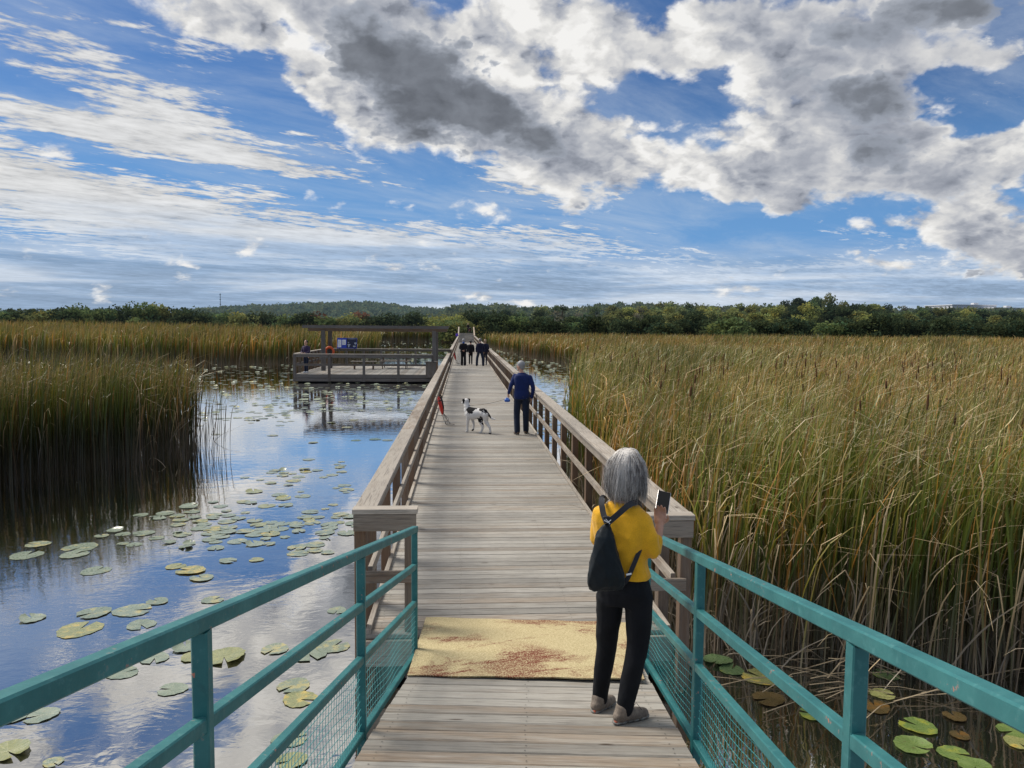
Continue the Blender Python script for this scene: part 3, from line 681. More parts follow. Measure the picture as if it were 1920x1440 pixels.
# ------------------------------------------------------------------ lily pads
def pad_mat():
    m, t, p, o = newmat('lily_pad'); oi = t.node('ShaderNodeObjectInfo'); ti = t.sep(t.attr('tint').outputs['Vector'])
    tc = t.node('ShaderNodeTexCoord').outputs['Object']; x, y, _ = t.sep(tc)
    ang = t.m('ARCTAN2', y, x); r = t.m('SQRT', t.m('ADD', t.m('MULTIPLY', x, x), t.m('MULTIPLY', y, y)))
    vein = t.m('POWER', t.m('ABSOLUTE', t.m('SINE', t.m('MULTIPLY', ang, 9.0))), 0.25)
    pz = t.node('ShaderNodeNewGeometry').outputs['Position']; n = t.noise(pz, 9, 5, .6); n2 = t.noise(pz, 34, 4, .65)
    c = t.mix(t.step(n, .35, .65), (0.15, 0.195, 0.125), (0.22, 0.265, 0.185))
    c = t.mix(t.m('SUBTRACT', 1.0, vein), c, (0.27, 0.31, 0.22))
    yel = t.m('MULTIPLY', t.step(t.m('ADD', n, t.m('MULTIPLY', ti[0], 0.25)), .66, .82), 0.8)
    c = t.mix(yel, c, (0.42, 0.36, 0.12))
    c = t.mix(t.m('MULTIPLY', t.step(n2, .60, .70), 0.75), c, (0.10, 0.045, 0.02))
    c = t.mix(1.0, c, oi.outputs['Color'], 'MULTIPLY')
    setp(t, p, color=c, rough=t.lin(n2, .3, .7, .20, .42), spec=0.8, coat=.35, normal=bump(t, t.m('ADD', t.m('MULTIPLY', vein, -.6), n2), 0.35, 0.004)); return m
M['pad'] = pad_mat()
def pad_mesh(seed, curl=0.0):
    r = random.Random(seed); n = 30; rings = 4; V = [(0, 0, 0.012)]; notch = r.uniform(.10, .26); ph = r.random() * 6
    for k in range(1, rings + 1):
        for i in range(n):
            a = notch + (2 * math.pi - 2 * notch) * i / (n - 1); rr = k / rings
            wob = 1 + .05 * math.sin(3 * a + ph) + .035 * math.sin(11 * a + ph) * rr + .02 * (r.random() - .5)
            near = min(i, n - 1 - i) / 4.0; wob *= 1 - .10 * math.exp(-near * near)
            z = 0.006 + .006 * math.sin(5 * a + ph) * rr + (curl * max(0, math.sin(a + ph)) * rr ** 3) + (.012 * rr ** 6 * r.random())
            V.append((math.cos(a) * rr * wob, math.sin(a) * rr * wob * .93, z / 0.16 * 0.5 if False else z))
    F = []
    for i in range(n - 1): F.append([0, 1 + i, 2 + i])
    for k in range(rings - 1):
        for i in range(n - 1): F.append([1 + k * n + i, 1 + (k + 1) * n + i, 2 + (k + 1) * n + i, 2 + k * n + i])
    me = bpy.data.meshes.new('lily_pad'); me.from_pydata(V, [], F); me.update()
    at = me.attributes.new('tint', 'FLOAT_VECTOR', 'POINT'); at.data.foreach_set('vector', np.full((len(V), 3), r.random(), dtype=np.float32).ravel())
    me.polygons.foreach_set('use_smooth', np.ones(len(F), dtype=bool)); me.materials.append(M['pad']); return me
PADS = [pad_mesh(k, curl=(0.0, 0.0, .03, 0.0, .06, 0.0, .02, .10)[k]) for k in range(8)]
pads = []   # x, y, radius, rot, variant, tone
prn = random.Random(21)
def padpx(u, v, rpx=None, n=1, sp=0, tone=None):
    for _ in range(n):
        uu, vv = u + prn.gauss(0, sp), v + prn.gauss(0, sp * .38)
        p = onz(uu, vv, 0); rr = (rpx / (FPX / p.y * 1.0)) if rpx else prn.uniform(.075, .15)
        pads.append((p.x, p.y, rr * prn.uniform(.88, 1.1), prn.uniform(0, 6.28), prn.randrange(8), tone or prn.choice('gggpy')))
for (u, v, w_) in [(70, 1021, 22), (50, 1041, 30), (95, 1038, 30), (120, 1033, 22), (150, 1027, 32), (170, 1016, 24), (140, 1040, 26), (180, 1070, 26), (210, 1066, 20), (60, 1160, 24), (240, 1022, 16),
                   (150, 1180, 40), (175, 1150, 30), (165, 1166, 34), (190, 1162, 26), (250, 1145, 34), (235, 1172, 24), (265, 1172, 28), (295, 1128, 22), (85, 1160, 20),
                   (330, 1062, 20), (357, 1070, 26), (378, 1084, 22), (428, 1052, 18), (400, 1125, 20), (405, 1028, 16), (348, 1214, 26), (362, 1232, 22), (290, 1235, 26), (293, 1222, 18),
                   (325, 1200, 24), (420, 1232, 40), (430, 1240, 34), (415, 1225, 32), (232, 1262, 26), (322, 1293, 26), (20, 1342, 34), (75, 1342, 34), (55, 1312, 34), (15, 1410, 40), (515, 1218, 26), (580, 1228, 34),
                   (626, 1212, 34), (632, 1145, 20), (550, 1287, 34), (563, 1312, 34), (640, 1322, 44), (620, 1338, 40), (545, 1385, 32), (630, 1395, 30), (290, 1428, 26), (545, 1428, 34), (100, 1430, 20), (480, 1050, 14), (560, 1038, 20)]:
    padpx(u, v, w_)
for (u, v, w_, tn) in [(1345, 1240, 30, 'd'), (1372, 1256, 28, 'd'), (1388, 1275, 26, 'd'), (1425, 1270, 36, 'y'), (1462, 1130 + 150, 22, 'b'), (1440, 1312, 30, 'b'), (1525, 1340, 28, 'l'), (1720, 1362, 42, 'l'), (1712, 1400, 38, 'l'), (1745, 1412, 34, 'l'),
                       (1790, 1414, 30, 'l'), (1830, 1440, 34, 'l'), (1900, 1372, 30, 'l'), (1910, 1395, 28, 'y'), (1660, 1265, 26, 'd'), (1655, 1302, 24, 'y'), (1640, 1325, 30, 'b'), (1790, 1345, 26, 'b'), (1800, 1380, 20, 'b')]:
    padpx(u, v, w_, tone=tn)
for (u, v, sp, n) in [(300, 965, 18, 8), (350, 975, 18, 8), (395, 990, 20, 10), (430, 1000, 28, 16), (480, 1005, 26, 18), (540, 985, 24, 12), (470, 985, 30, 14), (600, 985, 20, 10), (640, 965, 18, 8), (560, 935, 25, 6), (610, 880, 30, 10), (500, 900, 40, 5),
                      (545, 890, 22, 8), (640, 990, 24, 10), (650, 915, 12, 5), (330, 1010, 30, 5), (250, 1000, 25, 5), (420, 955, 35, 6), (600, 1030, 30, 5)]:
    padpx(u, v, None, int(n * 1.5), sp)
def inside(x, y):
    if XL - .25 < x < XR + .25 and y > 4: return False
    if PX0 - .2 < x < 0 and PY0 - .2 < y < PY1 + .2: return False
    return True
for k in range(9500):      # the far water is thick with pads
    y = 20 + 130 * prn.random() ** 1.35; side = prn.random() < .72
    x = prn.uniform(-0.72 * y, -1.2) if side else prn.uniform(2.0, 2.6 + 0.16 * y)
    if not inside(x, y): continue
    cl = 0.5 + 0.5 * math.sin(x * .8 + 1.7 * math.sin(y * .31)) * math.sin(y * .55 + x * .13)
    d = (0.25 + .75 * min(1, max(0, (y - 22) / 10.0))) if side else 0.95
    if side and y < 24: d *= .35
    if cl * .8 + .2 > 1.08 - d or prn.random() < .35 * d:
        pads.append((x, y, prn.uniform(.09, .17), prn.uniform(0, 6.28), prn.randrange(8), prn.choice('gggpyd')))
TONE = {'g': (1.0, 1.0, 1.0, 1), 'p': (1.15, 1.12, 1.15, 1), 'y': (1.3, 1.1, .62, 1), 'd': (.50, .66, .42, 1), 'b': (.42, .24, .13, 1), 'l': (.72, .86, .36, 1)}
pads = [q for q in pads if inside(q[0], q[1])]
# no two large pads in exactly the same place
kept = []
for q in sorted(pads, key=lambda q: -q[2] / math.hypot(q[1], 3.05)):
    if q[1] > 26 or all((q[0] - k[0]) ** 2 + (q[1] - k[1]) ** 2 > (.72 * (q[2] + k[2])) ** 2 for k in kept[:400]): kept.append(q)
def in_frame(q):
    u_ = (Vector((q[0], q[1], 0)) - Vector((0, 0, EYE))); d = u_.dot(fw)
    return d > .5 and abs(u_.dot(rt) / d) < 0.70 and abs(u_.dot(up) / d) < .53
kept = [q for q in kept if in_frame(q)]
for k, q in enumerate(kept[:290]):
    o = bpy.data.objects.new('lily_pad', PADS[q[4]]); COL.objects.link(o); o.location = (q[0], q[1], .003 + .0007 * (k % 9)); s_ = q[2]; o.scale = (s_, s_, .16 + .1 * (q[4] > 5)); o.rotation_euler = (0, 0, q[3]); o.color = TONE[q[5]]
    right = q[0] > 0
    if right: lab = {'d': 'dark green lily pad floating on the black water beside the right teal railing', 'y': 'yellowing lily pad floating on the black water right of the gangway', 'b': 'brown decaying lily leaf in the dark water right of the gangway', 'l': 'bright green lily pad near the lower right corner of the water'}.get(q[5], 'pale lily pad on the channel right of the boardwalk')
    elif q[1] < 7: lab = {'y': 'yellowish lily pad floating on the cloud reflecting water in the left foreground'}.get(q[5], 'pale green lily pad floating on the cloud reflecting water in the left foreground')
    elif q[1] < 16: lab = {'y': 'yellowish lily pad among the cluster left of the boardwalk end'}.get(q[5], 'pale grey green lily pad in the mid water left of the boardwalk')
    else: lab = 'small pale lily pad on the water between left railing and platform'
    tag(o, lab, 'lily pad', lab.replace('lily pad', 'lily pads', 1).replace('lily leaf', 'lily leaves'))
if len(kept) > 290:
    Vs, Fs, Cs = [], [], []; off = 0
    for q in kept[290:]:
        n = 9; a = np.linspace(.2, 6.08, n) + q[3]; ring = np.stack([q[0] + q[2] * np.cos(a) * (1 + .08 * np.sin(3 * a)), q[1] + q[2] * np.sin(a), np.full(n, .006 + .02 * (q[4] > 5)) + (.05 * (q[4] == 7)) * np.maximum(0, np.sin(a))], 1)
        Vs.append(np.vstack([[[q[0], q[1], .006]], ring])); idx = np.arange(n - 1)
        Fs.append(np.stack([np.full(n - 1, off), off + 1 + idx, off + 2 + idx], 1)); off += n + 1
        Cs.append(np.full((n + 1, 3), prn.random()))
    me = np_mesh('lily_pads', np.vstack(Vs), np.vstack(Fs), np.vstack(Cs), colname='tint')
    tag(link('lily_pads', me, M['pad']), 'mat of countless small lily pads covering the far water around the platform', 'lily pads', kind='stuff')

# ------------------------------------------------------------------ cattails
def reed_mat():
    m = bpy.data.materials.new('cattail_leaf'); m.use_nodes = True; t = NT(m.node_tree); t.n.clear()
    c = t.attr('col').outputs['Vector']; pos = t.node('ShaderNodeNewGeometry').outputs['Position']
    n = t.noise(pos, .22, 4, .6); k = t.lin(n, .3, .7, .78, 1.25); c = t.mix(1.0, c, t.comb(k, k, k), 'MULTIPLY')
    df = t.node('ShaderNodeBsdfPrincipled'); df.inputs['Roughness'].default_value = .42; df.inputs['Specular IOR Level'].default_value = .45; t.l.new(c, df.inputs['Base Color'])
    tr = t.node('ShaderNodeBsdfTranslucent'); t.l.new(c, tr.inputs['Color'])
    mx = t.node('ShaderNodeMixShader'); mx.inputs[0].default_value = .28; t.l.new(df.outputs[0], mx.inputs[1]); t.l.new(tr.outputs[0], mx.inputs[2])
    o = t.node('ShaderNodeOutputMaterial'); t.l.new(mx.outputs[0], o.inputs[0]); return m
M['reed'] = reed_mat()
def blades(P, H, W, kind, nseg=6, lean=.10, droop=.35, wind=(1.0, -.25), seed=0, tone=1.0, warm=0.0, foldp=.35, dk0=.50, cfb=1.0):
    """P (n,2) feet, H heights, W widths, kind 0 green 1 olive 2 orange 3 straw 4 grey thatch"""
    g = np.random.default_rng(seed); n = len(P); T = np.linspace(0, 1, nseg + 1)
    az = g.uniform(0, 2 * np.pi, n); L = H * 1.0
    ld = np.stack([np.cos(az), np.sin(az)], 1) * (np.abs(g.normal(0, lean, n)) + .01)[:, None]
    wd = np.array(wind)[None, :] * g.uniform(0.0, 1.0, n)[:, None]
    dr = np.where(g.random(n) < .40, g.uniform(.3, 1.0, n), g.uniform(0, .18, n)) * droop * 2
    dead = kind == 4
    ld[dead] *= 4.0; dr[dead] *= 1.5
    # bend angle grows towards the tip; some leaves fold sharply
    folded = g.random(n) < np.where(kind == 3, .9, np.where(kind == 4, .3, foldp)); brk = np.where(folded, g.uniform(.78, .92, n), 2.0)
    L = np.where(folded & (kind < 4), L * g.uniform(.82, 1.0, n) / np.where(folded, brk, 1), L); fa = g.uniform(.95, 1.65, n)
    V = np.zeros((n, nseg + 1, 2, 3)); pos = np.zeros((n, 3)); pos[:, :2] = P; pos[:, 2] = -.03
    baz = np.arctan2(wd[:, 1] + ld[:, 1] * 3, wd[:, 0] + ld[:, 0] * 3) + g.normal(0, .55, n)
    lean0 = np.hypot(ld[:, 0], ld[:, 1]); faz = az + g.normal(0, .9, n); az = np.where(folded, np.arctan2(wind[1], wind[0]) + g.normal(0, .9, n), az); lean0 = np.where(folded, lean0 * .5, lean0)
    seg = (L * 1.06 / nseg)
    for k, tt in enumerate(T):
        if k > 0:
            th = lean0 * (.5 + tt) + dr * tt ** 3 * 1.5 + np.clip((tt - brk + .06) / .10, 0, 1) * fa
            th = np.minimum(th, 2.3); dirx = np.cos(az) * (1 - tt) + np.cos(baz) * tt; diry = np.sin(az) * (1 - tt) + np.sin(baz) * tt
            nn = np.hypot(dirx, diry) + 1e-6
            pos = pos + np.stack([np.sin(th) * dirx / nn, np.sin(th) * diry / nn, np.cos(th)], 1) * seg[:, None]
        wv = W * (1 - .9 * tt ** 4) * (.75 + .25 * min(1, tt * 5)) * .5
        tw = faz + tt * g.normal(0, .12, n) + tt * 1.2
        s = np.stack([np.cos(tw), np.sin(tw), np.zeros(n)], 1) * wv[:, None]
        V[:, k, 0] = pos - s; V[:, k, 1] = pos + s
    base = np.array([[.085, .150, .018], [.160, .165, .020], [.34, .165, .026], [.40, .30, .165], [.27, .235, .19]])[kind]
    tip = np.array([[.150, .175, .022], [.25, .195, .030], [.40, .20, .04], [.52, .40, .24], [.33, .28, .21]])[kind]
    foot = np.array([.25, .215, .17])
    C = np.zeros((n, nseg + 1, 2, 3)); br = g.uniform(.60, 1.32, n)[:, None] * tone * cfb[:, None]
    tipf = g.uniform(.45, 1.1, n)
    for k, tt in enumerate(T):
        c = base * (1 - tt) + tip * tt
        e = np.clip((tt - tipf) / .3, 0, 1)[:, None]; c = c * (1 - .6 * e) + np.array([.42, .30, .14]) * e * .6
        fo = (tt > brk - .02)[:, None]; c = np.where(fo, c * .35 + np.array([.66, .53, .34]) * .65, c)
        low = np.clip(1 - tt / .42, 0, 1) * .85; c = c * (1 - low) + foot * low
        dk = dk0 * (1 - .35 * np.sin(np.pi * min(1, tt / .7))) + (1.08 - dk0) * np.clip((tt - .35) / .5, 0, 1)  # shade inside the bed painted into the blade colours, tops brighter
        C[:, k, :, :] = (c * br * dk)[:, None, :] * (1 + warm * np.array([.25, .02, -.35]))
    idx = np.arange(n)[:, None] * (nseg + 1) * 2 + np.arange(nseg)[None, :] * 2
    F = np.stack([idx, idx + 1, idx + 3, idx + 2], -1).reshape(-1, 4)
    return V.reshape(-1, 3), F, C.reshape(-1, 3)
def scatter(poly, dens, seed):
    poly = np.array(poly, float); g = np.random.default_rng(seed)
    x0, y0 = poly.min(0); x1, y1 = poly.max(0); n = int((x1 - x0) * (y1 - y0) * dens)
    P = np.stack([g.uniform(x0, x1, n), g.uniform(y0, y1, n)], 1); ins = np.zeros(n, bool); j = len(poly) - 1
    for i in range(len(poly)):
        xi, yi = poly[i]; xj, yj = poly[j]; cnd = ((yi > P[:, 1]) != (yj > P[:, 1])) & (P[:, 0] < (xj - xi) * (P[:, 1] - yi) / (yj - yi + 1e-12) + xi); ins ^= cnd; j = i
    return P[ins]
def frame_clip(P, m=1.06, extra=1.5):
    azm = np.arctan2(P[:, 0], P[:, 1]) - YAW; return P[(np.abs(np.tan(azm)) * .9 < .667 * m + extra / np.maximum(P[:, 1], 1)) & (P[:, 1] > 2)]
def clump_field(P, s, seed):
    g = np.random.default_rng(seed); a = g.uniform(0, 6.28, 8); f = g.uniform(.5, 1.6, 8) / s; r = np.zeros(len(P))
    for k in range(8): r += np.sin((P[:, 0] * np.cos(a[k]) + P[:, 1] * np.sin(a[k])) * f[k] * 2 + a[k] * 3)
    return r / 2.83
def reed_bed(name, poly, label, bands, seed, mix=(.36, .24, .10, .22, .08), hgt=lambda P: 2.1, tone=1.0, group=None, lean=.10, droop=.35, edge_jit=.35, wind=(1, -.25), warm=0.0, foldp=.35, dk0=.50):
    Vs, Fs, Cs = [], [], []; off = 0; g = np.random.default_rng(seed)
    for bi, (d0, d1, dens, wid, nseg) in enumerate(bands):
        P = scatter(poly, dens, seed * 10 + bi); P = P + g.normal(0, edge_jit * .3, P.shape); d = np.hypot(P[:, 0], P[:, 1]); P = frame_clip(P[(d >= d0) & (d < d1)])
        if not len(P): continue
        cf = clump_field(P, 1.6 + d0 * .05, seed + 3); cf2 = clump_field(P, .7 + d0 * .03, seed + 7)
        keep = g.random(len(P)) < np.clip(.88 + .22 * cf2, .25, 1); P, cf, cf2 = P[keep], cf[keep], cf2[keep]
        n = len(P); pr = np.array(mix)[None, :] * np.stack([np.exp(.95 * cf), np.exp(.4 * cf2), np.exp(-.9 * cf), np.exp(-.8 * cf), np.ones(n)], 1); pr /= pr.sum(1, keepdims=True)
        kind = (g.random(n)[:, None] > np.cumsum(pr, 1)).sum(1).clip(0, 4)
        hh_ = hgt(P) * g.uniform(.80, 1.08, n) * (1 + .06 * cf); hh_ = np.where(kind == 4, hh_ * g.uniform(.3, .75, n), np.where(kind == 3, hh_ * g.uniform(.70, 1.0, n), hh_))
        W = wid * g.uniform(.7, 1.3, n); V, F, C = blades(P, hh_, W, kind, nseg, lean, droop, wind, seed + bi, tone, warm, foldp, dk0, np.clip(1 + .20 * cf2 - .10 * cf, .6, 1.5))
        Vs.append(V); Fs.append(F + off); Cs.append(C); off += len(V)
    V = np.vstack(Vs); F = np.vstack(Fs); C = np.vstack(Cs)
    print(name, label[:30], 'faces', len(F))
    return tag(link(name, np_mesh(name, V, F, C), M['reed']), label, 'cattails', group, 'stuff')
near_bands = [(0, 11, 250, .017, 9), (11, 18, 165, .020, 8), (18, 30, 95, .027, 7), (30, 52, 46, .040, 6), (52, 90, 17, .070, 5), (90, 175, 6.0, .12, 4)]
# right-hand bed, from beside the ramp to the far shore
reed_bed('cattails', [(2.15, 7.2), (2.9, 6.75), (4.7, 6.2), (6.5, 5.4), (9, 5.2), (60, 45), (60, 52), (12, 52), (7.6, 45), (5.2, 36), (4.2, 29), (3.3, 22.5), (2.7, 18.5), (2.15, 15)],
         'dense green and straw cattail bed right of the boardwalk, bent by the wind', near_bands, 3, dk0=.85, mix=(.42, .22, .13, .08, .15), hgt=lambda P: 2.08 + 0 * P[:, 0], lean=.12, droop=.24, tone=1.02, foldp=.36)
reed_bed('cattails', [(8.7, 57), (60, 50), (140, 60), (140, 118), (2.9, 122), (3.3, 118), (4.5, 101), (6.2, 78)],
         'far cattail bed reaching the tree line right of the boardwalk', near_bands, 4, foldp=.2, mix=(.30, .34, .18, .12, .02), hgt=lambda P: 2.12 - 0.0 * P[:, 0], tone=.92, warm=.25)
# matted dead leaves leaning over one another along the front of the right-hand bed
reed_bed('dead_cattails', [(2.15, 7.6), (2.3, 6.95), (3.0, 6.6), (4.7, 6.05), (6.5, 5.3), (9, 5.1), (9, 6.6), (5.2, 7.6), (3.4, 8.6), (2.6, 12), (2.15, 14)],
         'matted grey and tan dead cattail leaves along the water edge of the right bed', [(0, 20, 110, .015, 7)], 12, mix=(.03, .05, .07, .35, .50), hgt=lambda P: 1.75 + 0 * P[:, 0], lean=.20, droop=.45, tone=1.3, foldp=.5, dk0=1.05)
# dark clump at the left
reed_bed('cattails', [(-13.5, 11.6), (-8.5, 14.6), (-7.6, 16.0), (-6.9, 17.6), (-6.6, 18.9), (-7.3, 21.5), (-8.7, 24.3), (-14, 25), (-19, 24), (-22, 18)],
         'tall dark cattail clump standing in the water at the left edge', [(0, 20, 150, .019, 7), (20, 40, 70, .028, 6)], 5, foldp=.22, dk0=.35, mix=(.56, .22, .08, .06, .08), hgt=lambda P: 2.2 + 0 * P[:, 0], tone=.62, lean=.06, droop=.20, edge_jit=.4)
reed_bed('cattails', [(-7.2, 16.4), (-6.3, 17.2), (-5.8, 19.2), (-6.5, 20.5), (-7.2, 19)], 'sparse thin reeds leaning out from the left clump over open water', [(0, 40, 34, .014, 7)], 6, mix=(.2, .3, .1, .2, .2), hgt=lambda P: 1.9 + 0 * P[:, 0], tone=.5, lean=.16, droop=.2)
# far left marsh
reed_bed('cattails', [(-150, 100), (-90, 86), (-45, 71), (-26, 58.5), (-18, 56.3), (-13, 58.5), (-9.5, 62), (-8.6, 74), (-9.5, 92), (-14, 100), (-60, 150), (-190, 165)],
         'broad olive cattail marsh across the water left of the platform', [(0, 90, 13, .075, 4), (90, 250, 3.4, .16, 3)], 7, foldp=.15, mix=(.34, .38, .14, .06, .02), hgt=lambda P: 2.55 + np.clip((np.hypot(P[:, 0], P[:, 1]) - 65) / 90, 0, 1) * .75, tone=.88, lean=.06, droop=.22, warm=.15)
reed_bed('cattails', [(-22, 150), (-1.6, 147), (-1.6, 162), (-40, 165)], 'dark distant reeds across the channel behind the pergola', [(0, 250, 4.5, .16, 3)], 8, mix=(.4, .4, .1, .05, .02), hgt=lambda P: 2.9 + 0 * P[:, 0], tone=.66, lean=.05, droop=.15)
# brown seed heads standing among the leaves
g = np.random.default_rng(19); mb = MB()
for P_ in frame_clip(scatter([(2.3, 7.6), (9, 6), (30, 24), (14, 28), (4.6, 30), (2.6, 16)], .9, 77)):
    z_ = g.uniform(1.7, 2.25); a_ = g.uniform(0, 6.28); k_ = g.uniform(.02, .14); tx, ty = P_[0] + math.cos(a_) * k_, P_[1] + math.sin(a_) * k_
    mb.tube([(P_[0], P_[1], .6), (tx, ty, z_)], .0035, 4); w_ = g.uniform(.010, .016); L_ = g.uniform(.10, .17)
    mb.tube([(tx, ty, z_), (tx + .002, ty, z_ + .01), (tx + .01 * math.cos(a_), ty, z_ + L_), (tx + .01 * math.cos(a_), ty, z_ + L_ + .012)], [.004, w_, w_, .004], 6); mb.tube([(tx + .01 * math.cos(a_), ty, z_ + L_), (tx + .015, ty, z_ + L_ + .1)], .0025, 4)
tag(mb.build('cattail_heads', plain('brown_seed_head', (.13, .07, .035), .95, .1, .4, 12), None, True), 'brown cattail seed heads standing among the leaves of the right bed', 'seed heads', kind='stuff')
# broken straw lying on the water at the foot of the right-hand bed
g = np.random.default_rng(9); mb = MB()
for k in range(38):
    u = g.normal(1590, 110); base = np.interp(u, [1320, 1500, 1700, 1920], [1200, 1262, 1300, 1318]) + g.normal(-8, 22); p = onz(float(u), float(base), 0)
    a = g.uniform(-.9, .9) + (math.pi if g.random() < .5 else 0); L = g.uniform(.25, 1.1); tl = abs(g.normal(0, .16))
    q = p + Vector((math.cos(a) * L, math.sin(a) * L * .8, L * tl)); mid = (p + q) / 2 + Vector((0, 0, .02 + .05 * g.random())); w_ = g.uniform(.006, .014)
    mb.beam(p + Vector((0, 0, .02)), mid, w_, .003, ch=0); mb.beam(mid, q, w_, .003, ch=0)
M['straw'] = plain('dead_straw', (0.26, 0.21, 0.14), .7, .3, .5, 3)
tag(mb.build('dead_reed_litter', M['straw']), 'tangle of pale broken reed stems lying on the water below the cattails', 'reed litter', kind='stuff')
# ------------------------------------------------------------------ trees, woods, hills
def foliage_mat():
    m = bpy.data.materials.new('foliage'); m.use_nodes = True; t = NT(m.node_tree); t.n.clear()
    ti = t.attr('col').outputs['Vector']; oc = t.node('ShaderNodeObjectInfo').outputs['Color']; c = t.mix(1.0, ti, oc, 'MULTIPLY')
    df = t.node('ShaderNodeBsdfDiffuse'); t.l.new(c, df.inputs[0]); tr = t.node('ShaderNodeBsdfTranslucent'); t.l.new(c, tr.inputs[0])
    mx = t.node('ShaderNodeMixShader'); mx.inputs[0].default_value = .42; t.l.new(df.outputs[0], mx.inputs[1]); t.l.new(tr.outputs[0], mx.inputs[2])
    hz = t.node('ShaderNodeEmission'); hz.inputs[0].default_value = (.26, .38, .50, 1); gy = t.sep(t.node('ShaderNodeNewGeometry').outputs['Position'])[1]   # haze painted into the leaf material as emission, thickening across the marsh
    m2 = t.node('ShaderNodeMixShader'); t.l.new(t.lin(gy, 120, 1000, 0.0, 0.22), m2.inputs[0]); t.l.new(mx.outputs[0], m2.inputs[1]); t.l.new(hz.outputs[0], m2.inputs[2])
    o = t.node('ShaderNodeOutputMaterial'); t.l.new(m2.outputs[0], o.inputs[0]); return m
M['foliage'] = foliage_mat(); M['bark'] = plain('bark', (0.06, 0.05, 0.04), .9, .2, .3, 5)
def leaf_cloud(centres, radii, nper, leaf, g, shade=None, flat=.75):
    n = len(centres) * nper; C = np.repeat(centres, nper, 0); Rr = np.repeat(radii, nper)
    d = g.normal(size=(n, 3)); d /= np.linalg.norm(d, axis=1)[:, None]; rr = g.uniform(.35, 1, n) ** .5 * Rr; P = C + d * rr[:, None] * np.array([1, 1, flat])
    a = g.normal(size=(n, 3)); a /= np.linalg.norm(a, axis=1)[:, None]; b = np.cross(a, g.normal(size=(n, 3))); b /= np.linalg.norm(b, axis=1)[:, None]
    s = (leaf * g.uniform(.6, 1.35, n))[:, None]; a *= s; b *= s * .62
    V = np.stack([P - a, P + b, P + a, P - b], 1).reshape(-1, 3); F = np.arange(n * 4).reshape(n, 4)
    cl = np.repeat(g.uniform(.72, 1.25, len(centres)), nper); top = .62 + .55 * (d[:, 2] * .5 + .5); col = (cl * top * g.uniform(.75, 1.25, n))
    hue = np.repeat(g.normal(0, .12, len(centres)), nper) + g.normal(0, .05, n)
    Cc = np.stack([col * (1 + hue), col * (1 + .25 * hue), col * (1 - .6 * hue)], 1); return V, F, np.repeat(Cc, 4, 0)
def make_tree_meshes(seed, h, w, kind):
    g = np.random.default_rng(seed); cs, rs = [], []
    if kind == 'shrub': ncl, lo = 22, .10
    elif kind == 'bare': ncl, lo = 16, .35
    else: ncl, lo = 26, .22
    for k in range(ncl):
        z = lo + (1 - lo) * g.random() ** .8; prof = math.sin(math.pi * min(1, (z - lo * .5) / (1.02 - lo * .5)) ** .8) ** .6 if kind != 'shrub' else math.sqrt(max(.03, 1 - z * z * .92))
        a = g.uniform(0, 6.28); r = w * .5 * prof * g.uniform(.25, .95); cs.append((r * math.cos(a), r * math.sin(a), z * h * .93)); rs.append(w * g.uniform(.13, .26) * (1.15 if kind == 'shrub' else 1))
    npr = {'shrub': 62, 'bare': 26, 'tree': 58}[kind]
    V, F, C = leaf_cloud(np.array(cs), np.array(rs), npr, {'shrub': .21, 'bare': .16, 'tree': .25}[kind] * (w / 5) ** .5, g)
    V[:, 2] = np.maximum(V[:, 2], .05)
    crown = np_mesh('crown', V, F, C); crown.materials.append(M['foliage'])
    mb = MB(); top = h * (.55 if kind != 'bare' else .8)
    mb.tube([(0, 0, -.3), (.05 * h * .1, .02, top * .5), (-.04 * h * .2, .03, top)], [.035 * h * .6, .025 * h * .6, .012 * h * .5], 7)
    for k in range(7 if kind != 'bare' else 14):
        c_ = Vector(cs[k % len(cs)]); z0 = top * g.uniform(.25, .85); mb.tube([(0, 0, z0), Vector((c_.x * .5, c_.y * .5, (z0 + c_.z) / 2 + .1)), c_], [.010 * h, .006 * h, .003 * h], 5)
    tr = mb.mesh('trunk', True); tr.materials.append(M['bark']); return crown, tr
PROTO = {'shrub': [make_tree_meshes(40 + k, 4.6, 6.0, 'shrub') for k in range(6)], 'tree': [make_tree_meshes(60 + k, 9.0, 6.5, 'tree') for k in range(6)], 'bare': [make_tree_meshes(80 + k, 9.0, 5.0, 'bare') for k in range(3)]}
tg = random.Random(77)
TC = {'dark': (0.062, 0.088, 0.043, 1), 'green': (0.135, 0.19, 0.075, 1), 'olive': (0.23, 0.25, 0.09, 1), 'yellow': (0.33, 0.36, 0.11, 1), 'rust': (0.200, 0.106, 0.065, 1), 'grey': (0.25, 0.25, 0.19, 1), 'light': (0.25, 0.30, 0.12, 1)}
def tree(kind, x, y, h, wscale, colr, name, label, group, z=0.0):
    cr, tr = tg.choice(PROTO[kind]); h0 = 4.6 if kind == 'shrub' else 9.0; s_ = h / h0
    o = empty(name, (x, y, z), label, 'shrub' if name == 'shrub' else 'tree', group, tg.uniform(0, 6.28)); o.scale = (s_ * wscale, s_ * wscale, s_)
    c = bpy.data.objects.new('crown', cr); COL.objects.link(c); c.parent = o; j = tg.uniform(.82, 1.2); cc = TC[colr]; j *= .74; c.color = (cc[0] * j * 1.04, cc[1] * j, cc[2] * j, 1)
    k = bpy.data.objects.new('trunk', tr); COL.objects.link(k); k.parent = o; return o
def px_at(u, y): return aty(u, 612, y).x
def top_z(v, y, u): return aty(u, v, y).z
CW = {'dark': 'dark green', 'green': 'mid green', 'olive': 'olive green', 'yellow': 'yellow green', 'rust': 'rusty brown', 'grey': 'grey leafless looking', 'light': 'pale green'}
